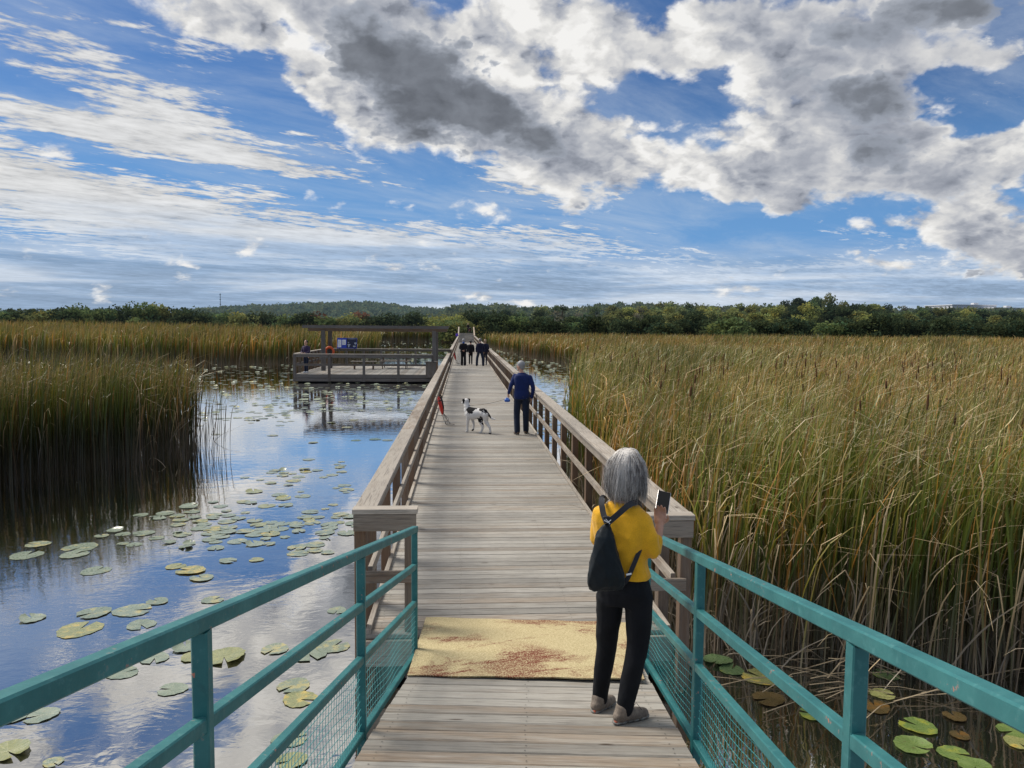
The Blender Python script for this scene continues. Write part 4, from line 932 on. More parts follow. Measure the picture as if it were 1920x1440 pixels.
# left row of bushes behind the marsh
u = -30
while u < 860:
    y = tg.uniform(166, 178); vtop = np.interp(u, [0, 60, 120, 230, 330, 380, 450, 520, 600, 700, 800, 860], [585, 580, 579, 578, 577, 585, 586, 585, 592, 591, 594, 596]) + tg.uniform(-2, 5)
    col = tg.choices(['dark', 'green', 'olive'], [.6, .3, .1])[0]
    if 575 < u < 745 and tg.random() < .55: col = 'rust'
    elif u > 740: col = tg.choice(['olive', 'green', 'yellow', 'dark'])
    h = max(3.2, top_z(vtop, y, u) - .1) * 1.05
    tree('shrub', px_at(u, y), y, h, tg.uniform(.9, 1.25) * 4.6 / h * 1.25, col, 'shrub', f'{CW[col]} rounded shrub in the row behind the left marsh', f'{CW[col]} shrubs in the row behind the left marsh'); u += tg.uniform(17, 32)
u = -20
while u < 350:
    y = tg.uniform(185, 200); tree('tree', px_at(u, y), y, max(4, top_z(583 + tg.uniform(-4, 4), y, u)), .9, 'dark', 'tree', 'dark tree rising just above the left shrub row', 'dark trees above the left shrub row'); u += tg.uniform(35, 60)
# right: dark bushes in front
u = 842
while u < 1960:
    y = tg.uniform(128, 142) + (10 if u < 1000 else 0); vt = 597 + tg.uniform(-9, 8) + max(0, (u - 1000)) * .006; col = tg.choices(['dark', 'green', 'rust', 'olive'], [.66, .2, .05, .09])[0]
    h = max(3.0, top_z(vt, y, u)); tree('shrub', px_at(u, y), y, h, tg.uniform(.95, 1.35) * 4.6 / h * 1.05, col, 'shrub', f'{CW[col]} bushy shrub at the edge of the right cattail bed', f'{CW[col]} shrubs along the edge of the right cattail bed'); u += tg.uniform(19, 38)
# right: woods behind, three staggered rows
def skyline(u): return float(np.interp(u, [840, 930, 1040, 1060, 1100, 1150, 1250, 1400, 1480, 1515, 1560, 1600, 1680, 1760, 1850, 1930], [590, 588, 580, 586, 584, 577, 574, 573, 569, 561, 563, 571, 578, 580, 582, 584]))
for row, (ya, yb, dv, step) in enumerate([(160, 175, 13, 34), (190, 210, 6, 30), (225, 250, 0, 27)]):
    u = 850 + row * 9
    while u < 1965:
        y = tg.uniform(ya, yb); sk = skyline(u) + dv + tg.uniform(-2, 6)
        wts = {'dark': .3, 'green': .35, 'olive': .2, 'grey': .06, 'yellow': .05, 'light': .04}
        if 1130 < u < 1480: wts = {'dark': .06, 'green': .14, 'olive': .26, 'grey': .14, 'yellow': .30, 'light': .10}
        elif u > 1640: wts = {'dark': .22, 'green': .3, 'olive': .28, 'grey': .03, 'yellow': .10, 'light': .07}
        elif 1030 < u < 1130: wts = {'dark': .15, 'green': .25, 'olive': .25, 'grey': .35}
        col = tg.choices(list(wts), list(wts.values()))[0]; kd = 'bare' if col == 'grey' else 'tree'; h = max(4, top_z(sk, y, u)) * 1.10
        tree(kd, px_at(u, y), y, h, tg.uniform(.85, 1.2) * (9 / h) ** .6, col, 'tree', f'{CW[col]} tree in the ' + ['front', 'middle', 'back'][row] + ' rank of the woods on the right', f'{CW[col]} trees in the {["front", "middle", "back"][row]} rank of the right woods'); u += tg.uniform(.7, 1.3) * step
# tree with a dark umbrella top left of the woods
tree('bare', px_at(1053, 170), 170, top_z(570, 170, 1053), 1.2, 'dark', 'tree', 'lone open crowned tree standing above the woods just right of the boardwalk', None)
# hills
def hill(name, pts, y, depth, label):
    n = 90; xs = np.linspace(pts[0][0], pts[-1][0], n); V = []; F = []
    for i, u_ in enumerate(xs):
        zt = max(.1, top_z(float(np.interp(u_, [p[0] for p in pts], [p[1] for p in pts])), y, u_)) * .93; x = px_at(u_, y)
        for j, f in enumerate((-.55, -.28, 0, .5, 1.0)):
            zz = zt * (0, .62, 1, .8, 0)[j]; V.append((x * (1 + f * depth / y), y + f * depth, zz - .1))
    for i in range(n - 1):
        for j in range(4): a = i * 5 + j; F.append([a, a + 5, a + 6, a + 1])
    me = bpy.data.meshes.new(name); me.from_pydata(V, [], F); me.update(); return tag(link(name, me, M['hill']), kind='structure'), np.array(V).reshape(n, 5, 3)
M['hill'] = plain('wooded_hill_soil', (0.020, 0.028, 0.016), .95, .1, .3, .02)
gg = np.random.default_rng(31)
def wood_on(V, n, size, label, colr, name='wooded_hillside'):
    k = V.shape[0]; i = gg.integers(0, k - 1, n); j = gg.integers(0, 3, n); a = gg.random(n)[:, None]; b = gg.random(n)[:, None]
    P = (V[i, j] * (1 - a) + V[i + 1, j] * a) * (1 - b) + (V[i, j + 1] * (1 - a) + V[i + 1, j + 1] * a) * b; P[:, 2] += size * .15
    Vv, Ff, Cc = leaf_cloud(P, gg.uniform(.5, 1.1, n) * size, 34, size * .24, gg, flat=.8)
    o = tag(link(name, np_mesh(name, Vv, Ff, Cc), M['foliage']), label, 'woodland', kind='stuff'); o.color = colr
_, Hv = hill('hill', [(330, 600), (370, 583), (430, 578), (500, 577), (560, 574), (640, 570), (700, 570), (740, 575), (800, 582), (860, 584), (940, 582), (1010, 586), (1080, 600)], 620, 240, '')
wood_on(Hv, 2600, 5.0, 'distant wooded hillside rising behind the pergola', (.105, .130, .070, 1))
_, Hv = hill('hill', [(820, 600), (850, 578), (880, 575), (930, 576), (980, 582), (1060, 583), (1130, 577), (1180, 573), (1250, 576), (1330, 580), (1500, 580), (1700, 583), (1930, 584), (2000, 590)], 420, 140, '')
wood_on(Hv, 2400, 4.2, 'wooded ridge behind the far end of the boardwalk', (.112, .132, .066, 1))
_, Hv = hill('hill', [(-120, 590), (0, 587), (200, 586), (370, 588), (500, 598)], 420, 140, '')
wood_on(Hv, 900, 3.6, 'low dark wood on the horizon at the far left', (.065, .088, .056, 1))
# buildings on the right-hand skyline
M['bwall'] = plain('pale_building_wall', (0.55, 0.56, 0.58), .8, .2, .05, .2); M['bglass'] = plain('dark_window_band', (0.10, 0.13, 0.18), .4, .4, .1)
def building(u0, u1, vt, y, label, win):
    x0, x1 = px_at(u0, y), px_at(u1, y); zt = top_z(vt, y, (u0 + u1) / 2); b = empty('industrial_building', ((x0 + x1) / 2, y, 0), label, 'building'); w_ = x1 - x0
    MB().box((0, 15, zt / 2), (w_, 30, zt), ch=0).build('wall', M['bwall'], b); MB().box((0, 15, zt + .25), (w_ + .8, 30.8, .5), ch=0).build('roof', M['white'], b)
    if win: MB().box((w_ * .1, -.06, zt - 2.4), (w_ * .7, .1, 1.0), ch=0).build('window', M['bglass'], b)
    MB().box((w_ * .28, 12, zt + 1.2), (3.2, 3, 1.6), ch=0).build('roof_unit', M['bwall'], b)
building(1784, 1866, 572.5, 480, 'long white flat roofed building on the skyline at the far right', False)
building(1862, 1925, 578, 470, 'lower white building with dark window band at the right edge of the skyline', True)
mt = empty('radio_mast', (px_at(414, 760), 760, 0), 'thin radio mast standing on the horizon above the left hill', 'mast'); hz = top_z(550, 760, 414)
MB().tube([(0, 0, 0), (0, 0, hz)], .28, 4).build('mast_tube', M['bark'], mt)
mb = MB()
for k in range(5): mb.box((0, 0, hz * (.4 + .14 * k)), (1.3, 1.3, .4), ch=0)
mb.build('platforms', M['bark'], mt)
# ------------------------------------------------------------------ people and dog
V3 = Vector
class Parts:
    def __init__(s): s.v = []; s.f = []
    def _add(s, vs, fs): o = len(s.v); s.v += [tuple(p) for p in vs]; s.f += [[i + o for i in f] for f in fs]
    def ell(s, c, r, ax=None, n=14):
        c = V3(c); ax = ax or (V3((1, 0, 0)), V3((0, 1, 0)), V3((0, 0, 1))); vs = [c + ax[2] * r[2]]; m = n // 2
        for i in range(1, m):
            th = math.pi * i / m
            for j in range(n): ph = 2 * math.pi * j / n; vs.append(c + ax[0] * r[0] * math.sin(th) * math.cos(ph) + ax[1] * r[1] * math.sin(th) * math.sin(ph) + ax[2] * r[2] * math.cos(th))
        vs.append(c - ax[2] * r[2]); fs = [[0, 1 + j, 1 + (j + 1) % n] for j in range(n)]
        for i in range(m - 2):
            for j in range(n): a = 1 + i * n + j; b = 1 + i * n + (j + 1) % n; fs.append([a, a + n, b + n, b])
        L = len(vs) - 1; o = 1 + (m - 2) * n; fs += [[o + j, L, o + (j + 1) % n] for j in range(n)]; s._add(vs, fs); return s
    def loft(s, rings, n=22):
        vs = []
        for (c, a, b, sd) in rings:
            c = V3(c); sd = V3((sd[0], sd[1], 0)).normalized(); fd = V3((-sd.y, sd.x, 0))
            for j in range(n):
                ph = 2 * math.pi * j / n; cx, sy = math.cos(ph), math.sin(ph); k = (abs(cx) ** 2.5 + abs(sy) ** 2.5) ** (-1 / 2.5)
                vs.append(c + sd * a * cx * k + fd * b * sy * k)
        fs = []; m = len(rings)
        for i in range(m - 1):
            for j in range(n): a_ = i * n + j; b_ = i * n + (j + 1) % n; fs.append([a_, b_, b_ + n, a_ + n])
        fs.append(list(range(n))[::-1]); fs.append([(m - 1) * n + j for j in range(n)]); s._add(vs, fs); return s
    def limb(s, pts, rad, n=14, ends=True):
        pts = [V3(p) for p in pts]; P, Rr = [], []
        for i in range(len(pts) - 1):
            for k in range(4): f = k / 4; P.append(pts[i].lerp(pts[i + 1], f)); Rr.append(rad[i] * (1 - f) + rad[i + 1] * f)
        P.append(pts[-1]); Rr.append(rad[-1])
        Q = list(P)
        for _ in range(2):
            for i in range(1, len(P) - 1): Q[i] = (P[i - 1] + P[i] * 2 + P[i + 1]) / 4
            P = list(Q)
        mb = MB(); mb.tube(P, Rr, n); s._add(mb.v, [f for f in mb.f])
        if ends:
            for p, r in ((P[0], Rr[0]), (P[-1], Rr[-1])): s.ell(p, (r * .98,) * 3, n=12)
        return s
def fuse(parts, voxel, smooth=3, fold=0.0, fscale=14.0, seed=0, stretch=(1, 1, .6)):
    me = bpy.data.meshes.new('t'); me.from_pydata(parts.v, [], parts.f); me.update()
    bm = bmesh.new(); bm.from_mesh(me); bmesh.ops.recalc_face_normals(bm, faces=bm.faces); bm.to_mesh(me); bm.free()
    o = bpy.data.objects.new('t', me); COL.objects.link(o)
    r = o.modifiers.new('r', 'REMESH'); r.mode = 'VOXEL'; r.voxel_size = voxel; r.use_smooth_shade = True
    if smooth: sm = o.modifiers.new('s', 'SMOOTH'); sm.factor = .5; sm.iterations = smooth
    dg = bpy.context.evaluated_depsgraph_get(); dg.update(); ev = o.evaluated_get(dg); out = bpy.data.meshes.new_from_object(ev)
    bpy.data.objects.remove(o); bpy.data.meshes.remove(me)
    if fold:
        n = len(out.vertices); co = np.zeros(n * 3, np.float32); no = np.zeros(n * 3, np.float32); out.vertices.foreach_get('co', co); out.vertices.foreach_get('normal', no); co = co.reshape(-1, 3); no = no.reshape(-1, 3)
        gq = np.random.default_rng(seed); d = np.zeros(n)
        wx = co + .02 * np.sin(co[:, [2, 0, 1]] * fscale * .9 + seed)
        for k in range(9):
            a = gq.normal(size=3) * np.array(stretch); a /= np.linalg.norm(a); f = fscale * gq.uniform(.6, 3.2); d += (1 - np.abs(np.sin(wx @ a * f + gq.uniform(0, 6)))) ** 2 / (f / fscale)
        d = (d / 9 - .3) * fold; co += no * d[:, None]; out.vertices.foreach_set('co', co.ravel()); out.update()
    out.polygons.foreach_set('use_smooth', np.ones(len(out.polygons), dtype=bool)); return out
def cloth(name, col, rough=.85, var=.12, fine=260, bmp=.25, sheen=.2):
    m, t, p, o = newmat(name); tc = t.node('ShaderNodeTexCoord').outputs['Object']; n = t.noise(tc, 9, 4, .6); f = t.noise(tc, fine, 2, .6)
    k = t.lin(n, .3, .7, 1 - var, 1 + var); kf = t.lin(f, .3, .7, .86, 1.12); c = t.mix(1.0, (*col, 1), t.comb(k, k, k), 'MULTIPLY'); c = t.mix(1.0, c, t.comb(kf, kf, kf), 'MULTIPLY')
    setp(t, p, color=c, rough=rough, spec=.2, sheen=sheen, normal=bump(t, t.m('ADD', t.noise(tc, 22, 4, .6), t.m('MULTIPLY', f, .25)), bmp, .008)); return m
def hair_mat(name, a, b):
    m, t, p, o = newmat(name); ti = t.sep(t.attr('tint').outputs['Vector']); tc = t.node('ShaderNodeTexCoord').outputs['Object']
    n = t.noise(t.v('MULTIPLY', tc, (60, 60, 6)), 1.6, 4, .6); c = t.mix(t.step(t.m('ADD', n, t.m('MULTIPLY', t.m('SUBTRACT', ti[0], .5), .5)), .35, .65), a, b)
    setp(t, p, color=c, rough=.42, spec=.5, normal=bump(t, n, .5, .004)); return m
M['mustard'] = cloth('mustard_knit', (0.72, 0.375, 0.016)); M['blacktrouser'] = cloth('black_trouser', (0.006, 0.007, 0.010), .75, .3, sheen=0)
M['bag'] = cloth('black_green_nylon', (0.006, 0.010, 0.013), .5, .3, 300, .2, .05); M['strap'] = cloth('dark_strap_webbing', (0.020, 0.022, 0.028), .6)
M['tee'] = cloth('white_tee', (.75, .76, .8)); M['shoe'] = plain('taupe_shoe', (0.20, 0.165, 0.135), .8, .3, .35, 40, bmp=.4); M['sole'] = plain('grey_rubber_sole', (.22, .215, .20), .7, .3, .3, 30); M['solered'] = plain('brick_heel', (.35, .10, .06), .7, .3, .2)
M['blue'] = cloth('royal_blue_sweater', (0.006, 0.018, 0.095)); M['navyjeans'] = cloth('dark_navy_jeans', (0.010, 0.018, 0.040)); M['brownshoe'] = plain('brown_leather', (.10, .06, .04), .6, .4, .3, 20)
M['blackjacket'] = cloth('black_jacket', (.007, .007, .010)); M['navy'] = cloth('navy_coat', (.008, .010, .030)); M['bluescarf'] = cloth('blue_hood', (.06, .12, .36)); M['plum'] = cloth('plum_jacket', (.035, .022, .060)); M['pattern'] = cloth('dark_leggings', (.02, .02, .028), .8, .5, 40)
M['hairgrey'] = hair_mat('grey_hair', (.15, .135, .125), (.66, .635, .61)); M['hairwhite'] = hair_mat('white_hair', (.25, .25, .26), (.55, .55, .57)); M['hairdark'] = hair_mat('dark_hair', (.010, .007, .006), (.035, .022, .016)); M['hairfair'] = hair_mat('fair_hair', (.22, .15, .09), (.45, .33, .2))
M['eye'] = plain('dark_eye', (.015, .012, .01), .2, .6, .05); M['lip'] = plain('lip', (.35, .12, .10), .5, .4, .05)
def frame(fd):
    fd = V3((fd[0], fd[1], 0)).normalized(); return V3((fd.y, -fd.x, 0)), fd, V3((0, 0, 1))
def hand(P, w, d, palmn, s=1.0, curl=.5, grip=False, spread=1.0, thumb_side=1):
    """w wrist, d direction of the fingers, palmn direction the palm faces"""
    w = V3(w); d = V3(d).normalized(); pn = V3(palmn); pn = (pn - d * pn.dot(d)).normalized(); sd = d.cross(pn) * thumb_side; L = .085 * s
    P.limb([w, w + d * .03 * s], [.025 * s, .026 * s], 10)
    P.ell(w + d * L * .55, (L * .62, .041 * s, .017 * s), (d, sd, pn), 14)
    for k, (off, ln) in enumerate(((.031, .070), (.011, .080), (-.010, .075), (-.030, .058))):
        b = w + d * L * 1.0 + sd * off * s * spread - d * abs(off) * .25 * s; p = [b - d * .02 * s, b]; ang = 0
        for q, fr in enumerate((.45, .30, .25)):
            ang += curl * (.75, 1.15, .8)[q]; b = b + (d * math.cos(ang) + pn * math.sin(ang)) * ln * fr * s; p.append(b)
        P.limb(p, [.0088 * s, .0090 * s, .0085 * s, .0078 * s, .0068 * s], 8)
    tb = w + d * L * .30 + sd * .030 * s; P.limb([tb - sd * .01 * s, tb + (sd * .7 + d * .5 + pn * .2).normalized() * .035 * s, tb + (sd * .55 + d * .85 + pn * .5 * (1 + grip)).normalized() * .066 * s], [.013 * s, .0105 * s, .0085 * s], 8)
def person(loc, J, label, S=1.0, voxel=.012, top='blackjacket', bottom='blacktrouser', hair='hairdark', shoe='black', fd=(0, 1), hd=None, sleeve=1.0, fold=.012, wid=1.0, group=None, hairstyle='short', hands=None, tophem=None, legr=(.088, .062, .050), toes=None, hems=None, extra=None):
    """J joints in coordinates relative to loc (world aligned); fd the way the chest faces, hd the way the face looks"""
    root = empty('person', loc, label, 'person', group); J = {k: V3(v) for k, v in J.items()}; hd = hd or fd
    sv, fv, uv = frame(fd); hs, hf, hu = frame(hd); k = S
    def torso(P, e, z0=None):
        pe, wa, chst, sh = J['pelvis'], J['waist'], J['chest'], (J['LS'] + J['RS']) / 2 + V3((0, 0, .012 * k)); psv = frame(J.get('pfd', fd))[0]
        rings = []
        if z0 is None: rings += [(pe + V3((0, 0, -.07 * k)), (.135 * k * wid + e), .10 * k + e, psv), (pe, (.160 * k * wid + e), .115 * k + e, psv)]
        rings += [(pe.lerp(wa, .5), .152 * k * wid + e, .108 * k + e, psv), (wa, .138 * k * wid + e, .098 * k + e, sv), (wa.lerp(chst, .5), .145 * k * wid + e, .105 * k + e, sv), (chst, .160 * k * wid + e, .112 * k + e, sv), (chst.lerp(sh, .6), .165 * k * wid + e, .10 * k + e, sv), (sh + V3((0, 0, .005 * k)), .150 * k * wid + e * .7, .082 * k + e, sv), (sh.lerp(J['neck'], .40), .118 * k + e * .6, .070 * k + e * .6, sv), (sh.lerp(J['neck'], .85), .066 * k + e * .4, .058 * k + e * .4, sv)]
        P.loft(rings)
    B = Parts(); torso(B, -.024 * k)
    for s_ in 'LR':
        B.limb([J[s_ + 'S'], J[s_ + 'E'], J[s_ + 'W']], [.036 * k, .034 * k, .027 * k]); B.limb([J[s_ + 'H'], J[s_ + 'K'], J[s_ + 'A']], [.080 * k, .052 * k, .036 * k])
        d = (J[s_ + 'W'] - J[s_ + 'E']).normalized(); hp = (hands or {}).get(s_, {}); dd = V3(hp.get('d', d)); hand(B, J[s_ + 'W'], dd, hp.get('n', fv * .2 + sv * (1 if s_ == 'L' else -1)), k * .95, hp.get('curl', .45), hp.get('grip', False), 1.08, hp.get('ts', -1 if s_ == 'L' else 1))
        t_ = V3((toes or {}).get(s_, fv)).normalized(); B.limb([J[s_ + 'A'] - V3((0, 0, .03 * k)), J[s_ + 'A'] + t_ * .11 * k - V3((0, 0, .06 * k))], [.036 * k, .028 * k])
    H = J['head']; k0 = k; k = k * (1.10 if voxel >= .02 else 1.0); B.limb([J['neck'] - V3((0, 0, .03 * k)), H - V3((0, 0, .05 * k)) - hf * .01], [.055 * k, .050 * k])
    B.ell(H + hu * .018 * k, (.076 * k, .092 * k, (.094 if hairstyle == 'bob' else .110) * k), (hs, hf, hu), 18); B.ell(H + hf * .022 * k - hu * .055 * k, (.056 * k, .066 * k, .062 * k), (hs, hf, hu), 14); B.ell(H + hf * .062 * k - hu * .098 * k, (.026 * k, .022 * k, .020 * k), (hs, hf, hu), 10)
    B.limb([H + hf * .088 * k + hu * .012 * k, H + hf * .110 * k - hu * .030 * k], [.010 * k, .015 * k], 8)
    for q in (-1, 1): B.ell(H + hs * .077 * k * q - hu * .01 * k - hf * .008 * k, (.010 * k, .020 * k, .031 * k), (hs, hf, hu), 10); B.ell(H + hs * .032 * k * q + hf * .080 * k + hu * .018 * k, (.026 * k, .012 * k, .007 * k), (hs, hf, hu), 8)
    link('body', fuse(B, voxel * .62, 2), M['skin'], root)
    for q in (-1, 1): link('eye', fuse(Parts().ell(H + hs * .030 * k * q + hf * .0865 * k + hu * .004 * k, (.013 * k, .008 * k, .008 * k), (hs, hf, hu), 10), .003, 1), M['eye'], root)
    link('mouth', fuse(Parts().ell(H + hf * .083 * k - hu * .062 * k, (.022 * k, .010 * k, .006 * k), (hs, hf, hu), 10), .003, 1), M['lip'], root)
    kh = k; k = k0
    # trousers
    T = Parts(); pe = J['pelvis']; psv = frame(J.get('pfd', fd))[0]
    T.loft([(pe + V3((0, 0, -.085 * k)), .150 * k * wid, .108 * k, psv), (pe, .172 * k * wid, .126 * k, psv), (pe.lerp(J['waist'], .50), .150 * k * wid, .110 * k, psv), (pe.lerp(J['waist'], .70), .135 * k * wid, .098 * k, psv)])
    for s_ in 'LR':
        a = J[s_ + 'A']; kk = J[s_ + 'K']; h_ = J[s_ + 'H']; T.limb([h_ + V3((0, 0, .02)), h_.lerp(kk, .45), kk, kk.lerp(a, .5), a - V3((0, 0, .005 * k))], [legr[0] * k, legr[0] * .90 * k, legr[1] * k, (legr[1] * .5 + legr[2] * .5) * k, legr[2] * k], 16)
    link('trousers', fuse(T, voxel, 2, fold * .55, 13, 3, (1, 1, 1.5)), M[bottom], root)
    # top
    P = Parts(); torso(P, .024 * k, z0=1 if tophem == 'short' else None)
    for s_ in 'LR': P.limb([J[s_ + 'S'] + V3((0, 0, -.012 * k)), J[s_ + 'S'].lerp(J[s_ + 'E'], .5), J[s_ + 'E'], J[s_ + 'E'].lerp(J[s_ + 'W'], .93 * sleeve)], [.060 * k, .060 * k, .054 * k, .041 * k], 16)
    link('sweater' if top in ('mustard', 'blue') else 'jacket', fuse(P, voxel, 2, fold, 13, 8), M[top], root)
    for s_ in 'LR':
        t_ = V3((toes or {}).get(s_, fv)); t_.z = 0; t_.normalize(); a = J[s_ + 'A']; gz = a.z - .085 * k; c_ = V3((a.x, a.y, gz)); sl_ = V3((t_.y, -t_.x, 0)); tz = (toes or {}).get('slope', 0)
        def q_(f, sd, z): p = c_ + t_ * f * k + sl_ * sd * k; p.z = gz + z * k + f * k * tz * t_.y; return p
        Sh = Parts(); Sh.limb([q_(-.045, 0, .042), q_(.02, 0, .046), q_(.10, 0, .036), q_(.165, 0, .030)], [.040 * k, .043 * k, .041 * k, .033 * k], 14, True); Sh.limb([q_(-.03, 0, .05), q_(-.012, 0, .095)], [.042 * k, .046 * k], 14)
        so_ = link('shoe', fuse(Sh, voxel * .6, 2), M[shoe], root)
        So = Parts()
        for f, wd in ((-.055, .034), (-.02, .038), (.03, .037), (.08, .042), (.13, .043), (.17, .035)): So.ell(q_(f, 0, .013), (.036 * k, wd * k, .014 * k), (t_, sl_, V3((0, 0, 1))), 12)
        link('sole', fuse(So, voxel * .55, 1), M['sole' if shoe != 'black' else 'black'], so_)
    # hair
    k = kh; Hh = Parts()
    if hairstyle == 'short': Hh.ell(H + hu * .035 * k - hf * .018 * k, (.090 * k, .102 * k, .106 * k), (hs, hf, hu), 18); Hh.ell(H - hu * .02 * k - hf * .05 * k, (.070 * k, .055 * k, .07 * k), (hs, hf, hu), 14)
    elif hairstyle == 'bun': Hh.ell(H + hu * .03 * k - hf * .022 * k, (.090 * k, .100 * k, .106 * k), (hs, hf, hu), 18); Hh.ell(H + hu * .09 * k - hf * .07 * k, (.04 * k, .04 * k, .04 * k), n=12)
    elif hairstyle == 'tail': Hh.ell(H + hu * .03 * k - hf * .02 * k, (.090 * k, .102 * k, .108 * k), (hs, hf, hu), 18); Hh.limb([H + hu * .05 * k - hf * .1 * k, H - hu * .02 * k - hf * .14 * k, H - hu * .12 * k - hf * .13 * k], [.03 * k, .035 * k, .015 * k], 10)
    if hairstyle != 'bob':
        link('hair', fuse(Hh, voxel * .7, 2, .006, 60, 5), M[hair], root)
    return root, dict(H=H, hs=hs, hf=hf, hu=hu, sv=sv, fv=fv)

# --- woman in the mustard sweater on the gangway
WX, WY, WZ = 0.86, 4.06, 0.905
def W(dx, z, y): return V3(((WX + dx) * y / 4.1 - WX, y - WY, EYE - (EYE - z) * y / 4.1 - WZ))
J = dict(head=W(.040, 2.272, 4.11), neck=W(.020, 2.115, 4.085), LS=W(-.105, 2.045, 4.145), RS=W(.120, 2.010, 4.015), chest=W(.012, 1.93, 4.08), waist=W(.022, 1.76, 4.075), pelvis=W(.034, 1.605, 4.075),
         LE=W(-.128, 1.875, 4.16), LW=W(-.02, 1.93, 4.36), RE=W(.196, 1.792, 3.97), RW=W(.222, 1.960, 4.06), LH=W(-.045, 1.555, 4.11), RH=W(.115, 1.555, 4.035), LK=W(-.062, 1.285, 4.17), RK=W(.118, 1.31, 4.02), LA=W(-.094, .992, 4.19), RA=W(.046, .925, 3.975))
a30 = R(28)
toesW = {'L': V3((.62, .78, 0)), 'R': V3((.86, .50, 0)), 'slope': -.198}
wm, wf = person((WX, WY, WZ), J, 'woman in mustard sweater with grey bob and black drawstring backpack holding up a phone', S=.875, voxel=.008, top='mustard', bottom='blacktrouser', shoe='shoe', fd=(math.sin(a30), math.cos(a30)), hd=(math.sin(R(48)), math.cos(R(48))), sleeve=.60, fold=.045, wid=1.02,
                hairstyle='bob', tophem='short', legr=(.094, .072, .056), toes=toesW, hands={'R': dict(d=(.10, .30, .80), n=(-.35, -.85, .35), curl=.55, grip=True, ts=1), 'L': dict(curl=.7)})
H, hs, hf, hu = wf['H'], wf['hs'], wf['hf'], wf['hu']
Hh = Parts(); Hh.ell(H + hu * .012 - hf * .010, (.068, .076, .086), (hs, hf, hu), 22)
cb = W(.038, 2.235, 4.09); Hh.ell(cb, (.088, .078, .080), n=20); Hh.ell(W(.045, 2.185, 4.085), (.088, .076, .066), n=20); Hh.ell(W(.030, 2.145, 4.085), (.072, .065, .050), n=16)
hb_ = fuse(Hh, .007, 3, .003, 34, 6, (1, 1, .15)); at = hb_.attributes.new('tint', 'FLOAT_VECTOR', 'POINT'); at.data.foreach_set('vector', np.full(len(hb_.vertices) * 3, -.2, dtype=np.float32))
hairo = link('hair', hb_, M['hairgrey'], wm)
mb = MB(); gr = random.Random(12); crown_ = H + hu * .128 + hf * .0 - hs * .01
for i in range(4600):
    th = gr.uniform(0, 2 * math.pi); fr = V3((math.cos(th), math.sin(th), 0))
    L = gr.uniform(.5, 1.0)
    if fr.dot(hf) > .66: L = gr.uniform(.16, .30)
    pts = []; fly = abs(gr.gauss(0, .009)) if gr.random() < .90 else abs(gr.gauss(0, .034)); wph = gr.random() * 6 + 2 * math.sin(th * 5); wa = gr.uniform(.10, .26)
    for q in range(9):
        f = q / 8 * L + .015; ang = min(f * 2.3, math.pi * .56); rad = .081 * math.sin(ang) ** .64 + .019 * math.exp(-((f - .70) / .22) ** 2)
        if f > .80: rad -= (f - .80) * .12 * (1 - .9 * max(0, math.cos(th)))
        zc_ = H.z + .018 + .106 * math.cos(ang) - max(0, f - .57) * (.42 + .03 * math.sin(th * 11))
        c2 = H.lerp(V3((cb.x - .012, cb.y, H.z)), min(1, f * 1.4)); rr = rad * (1.0 + .03 * math.sin(th * 7 + f * 4) + .03 * math.sin(th * 13)) + fly * f ** 2.5 + (.012 * math.sin(th * 9 + 2) + .026 * max(0, math.cos(th + .4))) * max(0, f - .5) * 2 * f
        tw = wa * math.sin(f * 7 + wph) * f; dv = V3((math.cos(th + tw), math.sin(th + tw), 0))
        pts.append(V3((c2.x + dv.x * rr, c2.y + dv.y * rr * .97, zc_)))
    tn = .5 + .5 * math.sin(th * 3 + 1.3) * .6 + gr.gauss(0, .25); tv = (max(-.3, min(1.3, tn + .35 - 1.1 * max(0, L - .62))), 0, 0)
    w0 = gr.uniform(.0006, .0015); mb.tube(pts, [w0] * 6 + [w0 * .8, w0 * .5, w0 * .2], 3, tv, False)
mb.build('hair_strands', M['hairgrey'], hairo, True)
# shoe laces and heel patches
mb = MB(); ra = J['RA']; t_ = toesW['R'].normalized()
for f in (.03, .05, .07): mb.tube([V3((ra.x, ra.y, ra.z - .02 - f * .3)) + t_ * f + V3((-t_.y, t_.x, 0)) * q for q in (-.025, 0, .025)], .0022, 5)
mb.tube([ra + t_ * .05 + V3((0, 0, -.02)), ra + t_ * .07 + V3((.01, -.01, .02)), ra + t_ * .10 + V3((.02, -.01, -.03))], .0016, 5); mb.build('laces', M['strap'], wm)
for s_ in 'LR': a_ = J[s_ + 'A']; t_ = toesW[s_].normalized(); link('heel_tab', fuse(Parts().ell(a_ - t_ * .058 + V3((0, 0, -.055)), (.014, .022, .016), n=10), .003, 1), M['solered'], wm)
